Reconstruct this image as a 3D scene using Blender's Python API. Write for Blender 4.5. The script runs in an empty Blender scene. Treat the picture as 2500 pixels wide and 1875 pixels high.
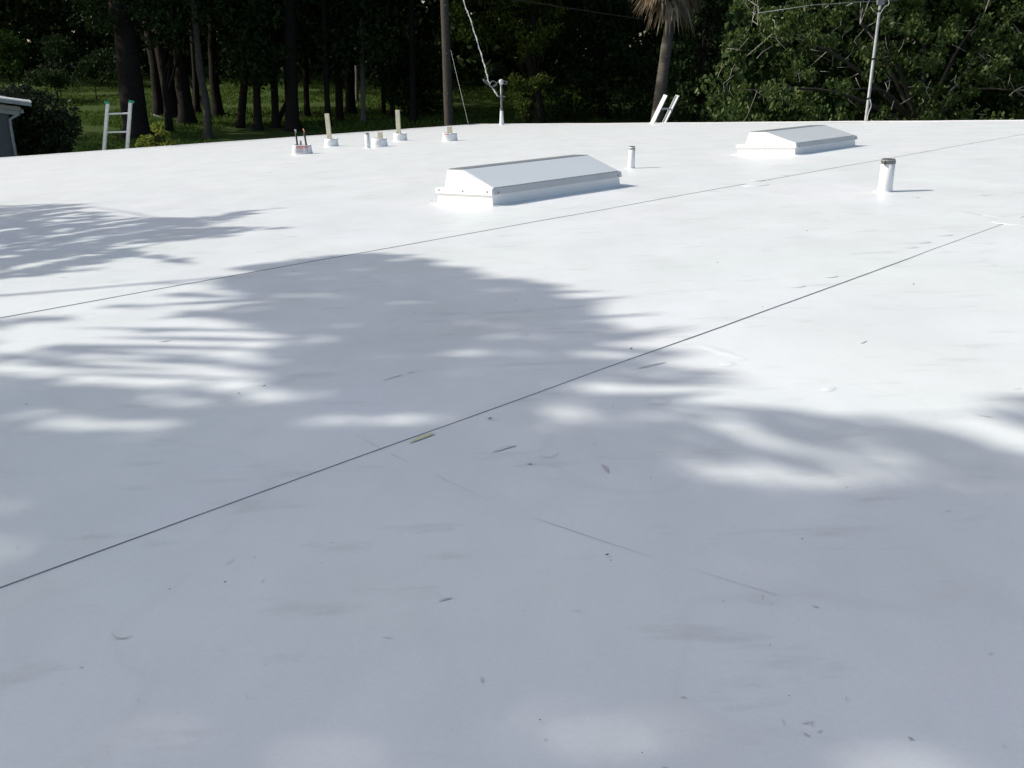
import bpy, math, random
import numpy as np
from mathutils import Vector, Matrix, noise as mnoise

random.seed(7)
rng = np.random.default_rng(11)
scene = bpy.context.scene
COL = scene.collection

# ------------------------------------------------------------------ camera
F_PX = 2250.0                      # focal length in pixels of a 2500 px wide picture
PITCH, ROLL = math.radians(19.25), math.radians(-0.5)
CAM = np.array([0.0, 0.0, 4.0])
fwd = np.array([0, math.cos(PITCH), -math.sin(PITCH)])
_r = np.array([1.0, 0, 0]); _u = np.cross(_r, fwd)
RIGHT = math.cos(ROLL) * _r + math.sin(ROLL) * _u
UP = -math.sin(ROLL) * _r + math.cos(ROLL) * _u
cam_data = bpy.data.cameras.new('camera')
cam_data.sensor_width = 36.0
cam_data.lens = F_PX / 2500.0 * 36.0
cam_data.clip_start = 0.05
cam_data.clip_end = 2000.0
cam = bpy.data.objects.new('camera', cam_data)
COL.objects.link(cam)
cam.matrix_world = Matrix(((RIGHT[0], UP[0], -fwd[0], CAM[0]),
                           (RIGHT[1], UP[1], -fwd[1], CAM[1]),
                           (RIGHT[2], UP[2], -fwd[2], CAM[2]),
                           (0, 0, 0, 1)))
scene.camera = cam

# ------------------------------------------------------------------ sky, sun, exposure
SUN_EL = math.radians(37.0)
_sa = np.array([-0.985, 0.15]); _sa /= np.linalg.norm(_sa)
SUN = np.array([_sa[0] * math.cos(SUN_EL), _sa[1] * math.cos(SUN_EL), math.sin(SUN_EL)])   # towards the sun
world = bpy.data.worlds.new('World'); scene.world = world; world.use_nodes = True
wn = world.node_tree.nodes; wn.clear()
sky = wn.new('ShaderNodeTexSky'); sky.sky_type = 'NISHITA'; sky.sun_disc = False
sky.sun_elevation = SUN_EL
sky.sun_rotation = math.atan2(_sa[0], _sa[1])
sky.altitude = 10; sky.air_density = 1.0; sky.dust_density = 2.8; sky.ozone_density = 0.6
bg = wn.new('ShaderNodeBackground'); bg.inputs['Strength'].default_value = 0.134
wo = wn.new('ShaderNodeOutputWorld')
world.node_tree.links.new(sky.outputs[0], bg.inputs['Color'])
world.node_tree.links.new(bg.outputs[0], wo.inputs['Surface'])
sun_data = bpy.data.lights.new('sun', 'SUN')
sun_data.energy = 3.6; sun_data.angle = math.radians(0.53); sun_data.color = (1.0, 0.955, 0.88)
sun = bpy.data.objects.new('sun', sun_data); COL.objects.link(sun)
sun.rotation_euler = Vector(SUN.tolist()).to_track_quat('Z', 'Y').to_euler()
sun.location = (-20, 8, 25)
scene.view_settings.view_transform = 'Standard'
scene.view_settings.look = 'None'
scene.view_settings.exposure = 0.16
scene.view_settings.gamma = 1.0
scene.view_settings.use_curve_mapping = False
scene.render.engine = 'CYCLES'

# ------------------------------------------------------------------ geometry of the place
def ray(px, py):
    return fwd + RIGHT * (px - 1250.0) / F_PX - UP * (py - 937.5) / F_PX

def at(px, py, depth):             # world point seen at a photo pixel, at a depth along the view axis
    return CAM + ray(px, py) * depth

AZ = math.radians(44.61)           # direction of the membrane seams
SLOPE = math.radians(3.25)         # the roof falls away from the camera, to the left
HGT = 0.54                         # eye above the roof
D1 = np.array([math.sin(AZ), math.cos(AZ), 0.0])
_l = np.array([-math.cos(AZ), math.sin(AZ), 0.0])
D2 = math.cos(SLOPE) * _l - math.sin(SLOPE) * np.array([0, 0, 1.0])
NRM = np.cross(D1, D2)
ORG = CAM - NRM * HGT

def disp(u, v):                    # slight unevenness of the membrane
    return 0.0022 * mnoise.noise((u * 0.9, v * 1.1, 3.0)) + 0.0012 * mnoise.noise((u * 2.6 + 9, v * 2.9, 7.0))

def roof(u, v, w=0.0):
    return ORG + D1 * u + D2 * v + NRM * w

def roof_uv(px, py):
    r = ray(px, py); t = -HGT / (r @ NRM); p = CAM + r * t - ORG
    return float(p @ D1), float(p @ D2)

def on_roof(px, py, w=0.0):
    u, v = roof_uv(px, py)
    return roof(u, v, w + disp(u, v))

_gy = np.array([-40, 14, 24, 36, 40, 80, 140, 400.0]); _gz = np.array([0, 0, 0.45, 1.3, 1.6, 2.95, 4.6, 9.0])
def gz(x, y):
    return float(np.interp(y, _gy, _gz)) + 0.10 * mnoise.noise((x * 0.12, y * 0.12, 0.5)) + 0.03 * mnoise.noise((x * .6, y * .6, 2.5))

def ground_at(px, py):
    r = ray(px, py); t = 12.0
    while t < 300:
        p = CAM + r * t
        if p[2] <= gz(p[0], p[1]): break
        t += 0.15
    return p, t

# ------------------------------------------------------------------ materials
def mat(name, col, rough=0.7, var=None, scale=8.0, bump=0.0, bscale=40.0, spec=0.3, metal=0.0,
        translucent=0.0, island=None, detail=4.0, stretch=None, sheen=0.0):
    m = bpy.data.materials.new(name); m.use_nodes = True
    nt = m.node_tree; N = nt.nodes; L = nt.links
    b = N['Principled BSDF']; out = N['Material Output']
    b.inputs['Base Color'].default_value = (*col, 1)
    b.inputs['Roughness'].default_value = rough
    b.inputs['Specular IOR Level'].default_value = spec
    b.inputs['Metallic'].default_value = metal
    tc = N.new('ShaderNodeTexCoord'); src = tc.outputs['Object']
    if stretch:
        mp = N.new('ShaderNodeMapping'); mp.inputs['Scale'].default_value = stretch
        L.new(src, mp.inputs['Vector']); src = mp.outputs[0]
    colsock = None
    if var:
        nz = N.new('ShaderNodeTexNoise'); nz.inputs['Scale'].default_value = scale; nz.inputs['Detail'].default_value = detail
        L.new(src, nz.inputs['Vector'])
        cr = N.new('ShaderNodeValToRGB'); cr.color_ramp.elements[0].position = 0.3; cr.color_ramp.elements[1].position = 0.7
        cr.color_ramp.elements[0].color = (*col, 1); cr.color_ramp.elements[1].color = (*var, 1)
        L.new(nz.outputs['Fac'], cr.inputs['Fac']); colsock = cr.outputs['Color']
    if island:
        g = N.new('ShaderNodeNewGeometry')
        cr = N.new('ShaderNodeValToRGB')
        els = cr.color_ramp.elements
        els[0].color = (*island[0], 1); els[-1].color = (*island[-1], 1)
        for k, c in enumerate(island[1:-1]):
            e = els.new((k + 1) / (len(island) - 1)); e.color = (*c, 1)
        L.new(g.outputs['Random Per Island'], cr.inputs['Fac']); colsock = cr.outputs['Color']
    if colsock is not None: L.new(colsock, b.inputs['Base Color'])
    if bump:
        nb = N.new('ShaderNodeTexNoise'); nb.inputs['Scale'].default_value = bscale; nb.inputs['Detail'].default_value = 5
        L.new(src, nb.inputs['Vector'])
        bp = N.new('ShaderNodeBump'); bp.inputs['Strength'].default_value = bump; bp.inputs['Distance'].default_value = 0.02
        L.new(nb.outputs['Fac'], bp.inputs['Height']); L.new(bp.outputs[0], b.inputs['Normal'])
    if translucent:
        tr = N.new('ShaderNodeBsdfTranslucent'); mx = N.new('ShaderNodeMixShader'); mx.inputs[0].default_value = translucent
        if colsock is not None: L.new(colsock, tr.inputs['Color'])
        else: tr.inputs['Color'].default_value = (*col, 1)
        L.new(b.outputs[0], mx.inputs[1]); L.new(tr.outputs[0], mx.inputs[2]); L.new(mx.outputs[0], out.inputs['Surface'])
    return m

def membrane_material():
    m = bpy.data.materials.new('white_membrane'); m.use_nodes = True
    nt = m.node_tree; N = nt.nodes; L = nt.links; b = N['Principled BSDF']
    tc = N.new('ShaderNodeTexCoord')
    def nz(scale, detail, st=(1, 1, 1), rough=0.55):
        mp = N.new('ShaderNodeMapping'); mp.inputs['Scale'].default_value = st; L.new(tc.outputs['Object'], mp.inputs['Vector'])
        n = N.new('ShaderNodeTexNoise'); n.inputs['Scale'].default_value = scale; n.inputs['Detail'].default_value = detail
        n.inputs['Roughness'].default_value = rough
        L.new(mp.outputs[0], n.inputs['Vector']); return n.outputs['Fac']
    def ramp(s, p0, c0, p1, c1):
        r = N.new('ShaderNodeValToRGB'); e = r.color_ramp.elements
        e[0].position = p0; e[0].color = (*c0, 1); e[1].position = p1; e[1].color = (*c1, 1)
        L.new(s, r.inputs['Fac']); return r.outputs['Color']
    def mul(a, c):
        x = N.new('ShaderNodeMix'); x.data_type = 'RGBA'; x.blend_type = 'MULTIPLY'; x.inputs[0].default_value = 1.0
        L.new(a, x.inputs[6]); L.new(c, x.inputs[7]); return x.outputs[2]
    W = (1, 1, 1)
    base = ramp(nz(1.1, 4), .3, (.765, .81, .79), .7, (.80, .815, .825))          # faint tint patches
    film = ramp(nz(3.0, 6, (1, .55, 1), .65), .34, (.915, .918, .91), .64, W)    # dust film
    smear = ramp(nz(9.0, 5, (.5, 1.6, 1), .6), .30, (.88, .88, .865), .42, W)     # foot smears
    spots = ramp(nz(38.0, 2, (1, 1, 1), .5), .205, (.62, .61, .58), .245, W)      # specks of dirt
    gate = ramp(nz(1.7, 3), .45, W, .60, (0, 0, 0))
    # keep specks patchy
    mxs = N.new('ShaderNodeMix'); mxs.data_type = 'RGBA'; mxs.blend_type = 'LIGHTEN'; mxs.inputs[0].default_value = 1.0
    L.new(spots, mxs.inputs[6]); L.new(gate, mxs.inputs[7])
    rings = ramp(nz(2.1, 2, (1, 1, 1), .4), .485, W, .50, (.975, .972, .96)); rings2 = ramp(nz(2.1, 2, (1, 1, 1), .4), .50, W, .515, (1.03, 1.03, 1.035))
    grain = ramp(nz(240, 2), .35, (.965, .965, .965), .65, W)
    col = mul(mul(mul(mul(mul(mul(base, film), smear), mxs.outputs[2]), rings), rings2), grain)
    L.new(col, b.inputs['Base Color'])
    rr = N.new('ShaderNodeMapRange'); rr.inputs['To Min'].default_value = .36; rr.inputs['To Max'].default_value = .52
    L.new(nz(4.0, 4), rr.inputs['Value']); L.new(rr.outputs[0], b.inputs['Roughness'])
    b.inputs['Specular IOR Level'].default_value = 0.32
    bp1 = N.new('ShaderNodeBump'); bp1.inputs['Strength'].default_value = .35; bp1.inputs['Distance'].default_value = .012
    L.new(nz(2.2, 3, (1, .6, 1)), bp1.inputs['Height'])
    bp2 = N.new('ShaderNodeBump'); bp2.inputs['Strength'].default_value = .12; bp2.inputs['Distance'].default_value = .002
    L.new(nz(60, 3), bp2.inputs['Height']); L.new(bp1.outputs[0], bp2.inputs['Normal'])
    L.new(bp2.outputs[0], b.inputs['Normal'])
    return m

M = {}
M['membrane'] = membrane_material()
M['white_metal'] = mat('white_metal', (.84, .84, .825), .42, (.80, .80, .79), 6, .03, 30)
M['flashing'] = mat('white_flashing', (.84, .84, .82), .5, (.79, .79, .775), 9, .10, 18)
M['acrylic'] = mat('white_acrylic', (.72, .755, .745), .3, (.69, .725, .72), 2, .02, 6, spec=.4)
M['grey_strip'] = mat('grey_strip', (.20, .22, .23), .45, (.26, .28, .29), 12)  # dark grey stands in for trees mirrored in the flat top
M['trim'] = mat('white_trim', (.84, .84, .83), .4, (.78, .78, .77), 5)
M['clamp'] = mat('grey_clamp', (.13, .135, .14), .4, (.22, .22, .22), 30, metal=.6)
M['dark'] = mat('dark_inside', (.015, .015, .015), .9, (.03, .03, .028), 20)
M['edge_line'] = mat('cut_edge', (.33, .335, .34), .8, (.20, .20, .205), 6)
M['scuff'] = mat('scuff', (.56, .56, .55), .85, (.72, .73, .73), 25)
M['scuff_dark'] = mat('scuff_dark', (.30, .30, .30), .85, (.58, .58, .58), 30)
M['yellow'] = mat('yellow_adhesive', (.55, .54, .28), .5, (.68, .68, .52), 35)
M['timber'] = mat('pale_timber', (.64, .61, .46), .8, (.48, .45, .33), 9, .25, 30, stretch=(6, 6, 1))
M['pipe_black'] = mat('black_pipe', (.02, .02, .022), .6, (.04, .04, .04), 20)
M['copper'] = mat('copper', (.45, .22, .11), .4, (.34, .17, .09), 30, metal=.7)
M['skirt'] = mat('grey_skirt', (.58, .585, .575), .5, (.52, .53, .52), 8)  # grey carries the shade on the sunless lip
M['galv'] = mat('galvanised', (.25, .26, .26), .5, (.14, .145, .145), 16, .05, 40, metal=.5)
M['galv_pale'] = mat('pale_galvanised', (.38, .39, .38), .6, (.28, .29, .285), 14, .05, 40, metal=.3)
M['alu'] = mat('aluminium', (.74, .745, .735), .45, (.62, .63, .62), 10, .06, 30, metal=.15)
M['green_cap'] = mat('green_cap', (.02, .22, .11), .5, (.03, .28, .14), 20)
M['red'] = mat('red_band', (.50, .06, .07), .5, (.58, .10, .11), 30)
M['pale_line'] = mat('pale_print', (.78, .66, .66), .5, (.74, .60, .60), 60)
M['grey_print'] = mat('grey_print', (.46, .32, .36), .6, (.58, .44, .47), 90)
M['sticker'] = mat('sticker', (.74, .73, .73), .5, (.70, .69, .70), 20)
M['sealant'] = mat('sealant', (.62, .62, .60), .5, (.70, .70, .68), 20, .1, 20)
M['cable_white'] = mat('white_cable', (.46, .48, .48), .5, (.26, .28, .28), 12)
M['cable_black'] = mat('black_cable', (.02, .02, .02), .5, (.03, .03, .03), 30)
M['insul'] = mat('insulator', (.62, .63, .63), .3, (.55, .56, .56), 30)
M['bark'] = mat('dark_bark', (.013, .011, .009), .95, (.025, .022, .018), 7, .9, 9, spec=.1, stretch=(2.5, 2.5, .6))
M['bark_grey'] = mat('grey_bark', (.050, .044, .037), .95, (.085, .076, .064), 8, .8, 10, spec=.1, stretch=(2.5, 2.5, .7))
M['bark_palm'] = mat('palm_bark', (.085, .075, .06), .95, (.15, .135, .11), 5, .7, 12, spec=.1, stretch=(1, 1, 3))
M['bark_pale'] = mat('pale_bark', (.09, .085, .072), .95, (.16, .15, .13), 6, .6, 12, spec=.1, stretch=(1, 1, 2.2))
M['pole'] = mat('weathered_pole', (.050, .043, .036), .95, (.105, .095, .08), 9, .6, 14, spec=.1, stretch=(4, 4, .3))
M['twig'] = mat('pale_twig', (.30, .29, .25), .9, (.42, .40, .35), 30)
M['dead_wood'] = mat('bleached_wood', (.36, .34, .29), .9, (.24, .22, .18), 10, .4, 20)
M['siding'] = mat('house_siding', (.55, .56, .54), .7, (.50, .51, .49), 4)
M['shed_wall'] = mat('shed_wall', (.10, .112, .122), .7, (.08, .09, .10), 3, .1, 12)
M['shed_trim'] = mat('shed_trim', (.34, .36, .38), .6, (.26, .28, .30), 8)
M['ground'] = mat('lawn_soil', (.040, .074, .016), .95, (.054, .072, .022), .5, .5, 8, spec=.05, detail=8)
M['grass'] = mat('grass_blades', (.08, .14, .03), .8, island=[(.055, .10, .017), (.08, .135, .024), (.11, .165, .036)], translucent=.25, spec=.1)
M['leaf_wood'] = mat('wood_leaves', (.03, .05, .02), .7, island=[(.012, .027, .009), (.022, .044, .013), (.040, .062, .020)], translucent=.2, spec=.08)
M['leaf_mid'] = mat('feathery_leaves', (.06, .09, .02), .7, island=[(.030, .055, .008), (.060, .090, .012), (.10, .125, .02)], translucent=.3, spec=.15)
M['leaf_broad'] = mat('broad_leaves', (.06, .09, .03), .5, island=[(.030, .058, .014), (.050, .085, .018), (.070, .112, .026), (.085, .128, .03), (.14, .17, .06)], translucent=.32, spec=.22)  # palest leaf tone stands in for highlights on the leaves
M['leaf_bush'] = mat('bush_leaves', (.02, .035, .015), .6, island=[(.012, .022, .010), (.022, .036, .014), (.032, .048, .02)], translucent=.15, spec=.2)
M['leaf_yellow'] = mat('yellow_green_leaves', (.16, .19, .03), .55, island=[(.09, .14, .02), (.20, .24, .03), (.40, .42, .08)], translucent=.3, spec=.3)
M['leaf_bright'] = mat('bright_leaves', (.06, .12, .02), .7, island=[(.03, .07, .012), (.06, .11, .02), (.09, .14, .03)], translucent=.3, spec=.15)
M['frond'] = mat('green_frond', (.06, .09, .03), .55, island=[(.045, .075, .02), (.07, .10, .03)], translucent=.2)
M['frond_dead'] = mat('dead_frond', (.20, .15, .09), .85, island=[(.10, .07, .04), (.20, .15, .09), (.40, .34, .25), (.14, .10, .06)], translucent=.2)
M['dry_leaf'] = mat('dry_leaf', (.05, .05, .03), .8, (.09, .08, .05), 30)

# ------------------------------------------------------------------ mesh helpers
def link(o, parent=None):
    COL.objects.link(o)
    if parent is not None: o.parent = parent
    return o

def obj(name, verts, faces, m, parent=None, smooth=False):
    me = bpy.data.meshes.new(name); me.from_pydata([tuple(map(float, v)) for v in verts], [], faces); me.update()
    me.materials.append(M[m] if isinstance(m, str) else m)
    if smooth: me.shade_smooth()
    return link(bpy.data.objects.new(name, me), parent)

def np_mesh(name, V, T, m, parent=None):       # V (n,3), T (k,3): fast triangles
    me = bpy.data.meshes.new(name)
    me.vertices.add(len(V)); me.vertices.foreach_set('co', np.ascontiguousarray(V, dtype=np.float32).ravel())
    k = len(T); me.loops.add(3 * k); me.polygons.add(k)
    me.loops.foreach_set('vertex_index', np.ascontiguousarray(T, dtype=np.int32).ravel())
    me.polygons.foreach_set('loop_start', np.arange(0, 3 * k, 3, dtype=np.int32))
    me.polygons.foreach_set('loop_total', np.full(k, 3, dtype=np.int32))
    me.update(calc_edges=True)
    me.materials.append(M[m])
    return link(bpy.data.objects.new(name, me), parent)

def empty(name, loc):
    o = bpy.data.objects.new(name, None); o.empty_display_size = .2; o.location = tuple(map(float, loc))
    COL.objects.link(o); return o

def tag(o, label, cat, group=None):
    o['label'] = label; o['category'] = cat
    if group: o['group'] = group
    return o

def struct(o): o['kind'] = 'structure'; return o
def stuff(o): o['kind'] = 'stuff'; return o

class MB:                                       # collects shapes for one part
    def __init__(s, org=None): s.v = []; s.f = []; s.o = np.zeros(3) if org is None else np.array(org, float)
    def add(s, vs, fs):
        b = len(s.v); s.v += [np.asarray(v, float) - s.o for v in vs]; s.f += [tuple(i + b for i in f) for f in fs]; return s
    def hexa(s, c):                             # 8 corners: bottom 4 ccw, top 4 ccw
        return s.add(c, [(3, 2, 1, 0), (4, 5, 6, 7), (0, 1, 5, 4), (1, 2, 6, 5), (2, 3, 7, 6), (3, 0, 4, 7)])
    def box(s, c, ax, ay, az):                  # centre + half-axis vectors
        c, ax, ay, az = (np.asarray(q, float) for q in (c, ax, ay, az))
        return s.hexa([c - ax - ay - az, c + ax - ay - az, c + ax + ay - az, c - ax + ay - az,
                       c - ax - ay + az, c + ax - ay + az, c + ax + ay + az, c - ax + ay + az])
    def bar(s, a, b, side, w, d):               # box from a to b, width w along side, depth d
        a, b, side = np.asarray(a, float), np.asarray(b, float), np.asarray(side, float)
        z = b - a; L_ = np.linalg.norm(z); z = z / L_; side = side - z * (side @ z); side /= np.linalg.norm(side); o = np.cross(z, side)
        return s.box((a + b) / 2, side * w / 2, o * d / 2, z * L_ / 2)
    def tube(s, pts, rad, n=10, caps=True, wob=0.0):
        pts = [np.asarray(p, float) for p in pts]
        if not hasattr(rad, '__len__'): rad = [rad] * len(pts)
        base = len(s.v); rings = []
        ref = np.array([0.31, 0.9, 0.2])
        for i, p in enumerate(pts):
            t = pts[min(i + 1, len(pts) - 1)] - pts[max(i - 1, 0)]; t = t / (np.linalg.norm(t) + 1e-9)
            a = np.cross(t, ref); a /= np.linalg.norm(a); b = np.cross(t, a)
            for k in range(n):
                th = 2 * math.pi * k / n
                r = rad[i] * (1 + (wob * mnoise.noise((p[0] * 1.3 + 3 * math.cos(th), p[1] * 1.3 + 3 * math.sin(th), p[2] * 1.1)) if wob else 0))
                s.v.append(p + (a * math.cos(th) + b * math.sin(th)) * r - s.o)
        for i in range(len(pts) - 1):
            for k in range(n):
                s.f.append((base + i * n + k, base + i * n + (k + 1) % n, base + (i + 1) * n + (k + 1) % n, base + (i + 1) * n + k))
        if caps:
            s.f.append(tuple(base + k for k in reversed(range(n)))); e = base + (len(pts) - 1) * n
            s.f.append(tuple(e + k for k in range(n)))
        return s
    def lathe(s, c, axis, prof, n=24, sx=1.0, sy=1.0, ex=None):   # prof: (radius, height)
        c = np.asarray(c, float); axis = np.asarray(axis, float); axis /= np.linalg.norm(axis)
        a = np.array([1.0, 0, 0]) if ex is None else np.asarray(ex, float); a = a - axis * (a @ axis); a /= np.linalg.norm(a); b = np.cross(axis, a)
        base = len(s.v)
        for r, h in prof:
            for k in range(n):
                th = 2 * math.pi * k / n; s.v.append(c + axis * h + (a * math.cos(th) * sx + b * math.sin(th) * sy) * r - s.o)
        for i in range(len(prof) - 1):
            for k in range(n):
                s.f.append((base + i * n + k, base + i * n + (k + 1) % n, base + (i + 1) * n + (k + 1) % n, base + (i + 1) * n + k))
        return s
    def build(s, name, m, parent=None, smooth=False): return obj(name, s.v, s.f, m, parent, smooth)

def leaf_arrays(C, size, aspect=0.5, fold=0.25, hang=0.0, jitter=0.35, axis=None, nseg=4):
    """C (n,3) -> folded leaves of two triangles (rhombus) or four (pointed oval)."""
    n = len(C); C = np.asarray(C, float)
    t = rng.normal(size=(n, 3)); t[:, 2] -= hang * 1.6
    if axis is not None: t = t * 0.35 + np.asarray(axis, float)
    t /= np.linalg.norm(t, axis=1, keepdims=True)
    q = rng.normal(size=(n, 3)); q[:, 2] += 0.6
    b = np.cross(t, q); b /= np.linalg.norm(b, axis=1, keepdims=True)
    nn = np.cross(b, t)
    L = size * (1 + jitter * rng.uniform(-1, 1, n))[:, None]; Wd = L * aspect
    base = C - t * L * .5; tip = C + t * L * .5 - np.array([0, 0, .10]) * L
    if nseg == 2:
        l = C - b * Wd * .5 + nn * Wd * fold; r = C + b * Wd * .5 + nn * Wd * fold
        V = np.stack([base, l, tip, r], 1).reshape(-1, 3); k = np.arange(n)[:, None] * 4
        T = np.concatenate([k + np.array([[0, 1, 2]]), k + np.array([[0, 2, 3]])], 1).reshape(-1, 3)
    else:
        m1 = C - t * L * .16; m2 = C + t * L * .18
        l1 = m1 - b * Wd * .5 + nn * Wd * fold; r1 = m1 + b * Wd * .5 + nn * Wd * fold
        l2 = m2 - b * Wd * .36 + nn * Wd * fold * .6; r2 = m2 + b * Wd * .36 + nn * Wd * fold * .6
        V = np.stack([base, l1, l2, tip, r2, r1], 1).reshape(-1, 3); k = np.arange(n)[:, None] * 6
        T = np.concatenate([k + np.array([q]) for q in ([0, 1, 2], [0, 2, 3], [0, 3, 4], [0, 4, 5])], 1).reshape(-1, 3)
    return V, T

def foliage(name, C, size, m, parent=None, origin=None, **kw):
    V, T = leaf_arrays(C, size, **kw)
    if origin is not None: V = V - np.asarray(origin, float)
    return np_mesh(name, V, T, m, parent)

def clumps(centres, radii, per, squash=0.75):   # leaves gathered on shells of many small clumps
    out = []
    for c, r in zip(centres, radii):
        d = rng.normal(size=(per, 3)); d /= np.linalg.norm(d, axis=1, keepdims=True)
        rad = r * rng.uniform(.35, 1.05, per)[:, None]
        p = d * rad; p[:, 2] *= squash; out.append(np.asarray(c) + p)
    return np.concatenate(out)

# ================================================================== the setting: ground
def build_ground():
    xs = np.concatenate([np.linspace(-160, -40, 13), np.linspace(-36, 40, 77), np.linspace(46, 170, 12)])
    ys = np.concatenate([np.linspace(-60, 0, 7), np.linspace(4, 100, 97), np.linspace(110, 380, 14)])
    V = [(x, y, gz(x, y)) for y in ys for x in xs]; nx = len(xs)
    Fs = [(j * nx + i, j * nx + i + 1, (j + 1) * nx + i + 1, (j + 1) * nx + i) for j in range(len(ys) - 1) for i in range(nx - 1)]
    struct(obj('ground', V, Fs, 'ground', smooth=True))
build_ground()

# ================================================================== the house with its white roof
U0, V0, V1 = -0.40, -4.30, 19.75
def u_far(v): return 13.25 + (v - 3.9) * 0.334
house = empty('house', (roof(0, 8)[0], roof(0, 8)[1], 0.0))
tag(house, 'long low house under a flat white membrane roof with skylights and vents', 'house')
HO = np.array(house.location)
def hpart(mb, name, m, parent=house, smooth=False):
    o = mb.build(name, m, parent, smooth); return o

mb = MB(HO)                                      # roof deck slab under the membrane
cor = [(U0 + .01, V0 + .01), (u_far(V0) - .01, V0 + .01), (u_far(V1) - .01, V1 - .01), (U0 + .01, V1 - .01)]
mb.hexa([roof(u, v, -.22) for u, v in cor] + [roof(u, v, -.006) for u, v in cor])
deck = hpart(mb, 'roof', 'siding')
inset = [(U0 + .35, V0 + .35), (u_far(V0) - .45, V0 + .35), (u_far(V1) - .45, V1 - .35), (U0 + .35, V1 - .35)]
for k in range(4):                               # walls
    a, b = inset[k], inset[(k + 1) % 4]
    A, B = roof(*a, -.21), roof(*b, -.21)
    d = B - A; d[2] = 0; d /= np.linalg.norm(d); nrm = np.array([d[1], -d[0], 0]) * .06
    lo = lambda p: np.array([p[0], p[1], -.15])
    A2, B2 = A + d * .07, B - d * .07
    mb = MB(HO); mb.hexa([lo(A2 - nrm), lo(B2 - nrm), lo(B2 + nrm), lo(A2 + nrm), A2 - nrm, B2 - nrm, B2 + nrm, A2 + nrm])
    hpart(mb, 'wall', 'siding')

SEAMS = [V0, -2.475, -.65, 1.175, 3.0, 4.83, 6.655, 8.48, 10.305, 12.13, 13.955, 15.78, 17.605, V1]
for i in range(len(SEAMS) - 1):                  # each membrane roll is a sheet of its own, lapping the next one
    va, vb = SEAMS[i] - (.04 if i else 0), SEAMS[i + 1]
    nv = 9; nu = 72
    V = []; Fs = []
    for j in range(nv + 1):
        v = va + (vb - va) * j / nv
        ue = u_far(v)
        for k in range(nu + 1):
            u = U0 + (ue - U0) * k / nu
            lap = -.0022 if (j == 0 and i) else 0.0       # runs in under its neighbour
            V.append(roof(u, v, disp(u, v) + lap) - HO)
    n1 = nu + 1
    for j in range(nv):
        for k in range(nu):
            Fs.append((j * n1 + k, j * n1 + k + 1, (j + 1) * n1 + k + 1, (j + 1) * n1 + k))
    sh = obj('membrane_sheet', V, Fs, 'membrane', deck, smooth=True)
    if i + 1 < len(SEAMS) - 1 and vb < 3.5:      # the cut edge of the lap
        wdt = .0017 if vb < 2 else .0040
        V = []; Fs = []; n_ = 140; wgap = 0.0
        rows = [(0, .0006), (wdt * .5, .0022), (wdt, .0004)]
        for k in range(n_ + 1):
            u = U0 + (u_far(vb) - U0) * k / n_
            ww = 1 + .45 * mnoise.noise((u * 1.7, vb, 0))
            off = .005 * mnoise.noise((u * .6, vb * 3, 5)) + .0012 * mnoise.noise((u * 4, vb * 3, 15))
            for (dv, w) in rows: V.append(roof(u, vb + dv * ww + off - wdt * .5, disp(u, vb) + w) - HO)
        for k in range(n_):
            u = U0 + (u_far(vb) - U0) * k / n_
            if vb > 3.5 and mnoise.noise((u * .8, vb, 9)) < .12: continue       # further seams show only in places
            if abs(vb - 3.0) < .01 and 5.02 < u < 5.22: continue                # patched spot
            for q in range(2): a = k * 3 + q; Fs.append((a, a + 1, a + 4, a + 3))
        obj('lap_edge', V, Fs, 'edge_line', deck)

def edge_trim(a, b, out):                        # white metal edge along two sides
    n_ = 60; V = []; Fs = []
    prof = [(-.11, .003), (-.10, .006), (-.012, .012), (0, .016), (.006, .012), (.008, -.13)]
    for k in range(n_ + 1):
        u, v = a[0] + (b[0] - a[0]) * k / n_, a[1] + (b[1] - a[1]) * k / n_
        for (d, w) in prof:
            uu, vv = u + out[0] * d, v + out[1] * d
            V.append(roof(uu, vv, disp(u, v) + w + .004 * mnoise.noise((u * .7, v * .7, 1))) - HO)
    p = len(prof)
    for k in range(n_):
        for q in range(p - 1): Fs.append((k * p + q, k * p + q + 1, (k + 1) * p + q + 1, (k + 1) * p + q))
    obj('edge_trim', V, Fs, 'trim', deck)
edge_trim((U0, V1), (u_far(V1), V1), (0, 1))
edge_trim((u_far(V1), V1 - .02), (u_far(V0), V0), (math.cos(math.atan(.334)), -math.sin(math.atan(.334))))

# marks on the membrane: scuffs, scratches, a dashed scratch, arcs, one stain
def strip(name, pix, width, m, parent=deck, gaps=None, w=.0014, n=10):
    width *= .62
    uv = [roof_uv(*p) for p in pix]
    pts = []
    for a, b in zip(uv[:-1], uv[1:]):
        for k in range(n): pts.append((a[0] + (b[0] - a[0]) * k / n, a[1] + (b[1] - a[1]) * k / n))
    pts.append(uv[-1]); V = []; Fs = []
    for i, (u, v) in enumerate(pts):
        p, q = pts[max(i - 1, 0)], pts[min(i + 1, len(pts) - 1)]
        du, dv = q[0] - p[0], q[1] - p[1]; l = math.hypot(du, dv) + 1e-9
        e = min(1, 3 * min(i, len(pts) - 1 - i) / len(pts) + .15)
        hw = width * .5 * e * (1 + .6 * mnoise.noise((u * 40, v * 40, 0)))
        V += [roof(u - dv / l * hw, v + du / l * hw, disp(u, v) + w) - HO, roof(u + dv / l * hw, v - du / l * hw, disp(u, v) + w) - HO]
    for i in range(len(pts) - 1):
        if gaps and mnoise.noise((pts[i][0] * gaps, pts[i][1] * gaps, 3)) < -.02: continue
        Fs.append((2 * i, 2 * i + 1, 2 * i + 3, 2 * i + 2))
    if Fs:
        o = obj(name, V, Fs, m, parent)
        if gaps: stuff(o)
        return o

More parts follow.
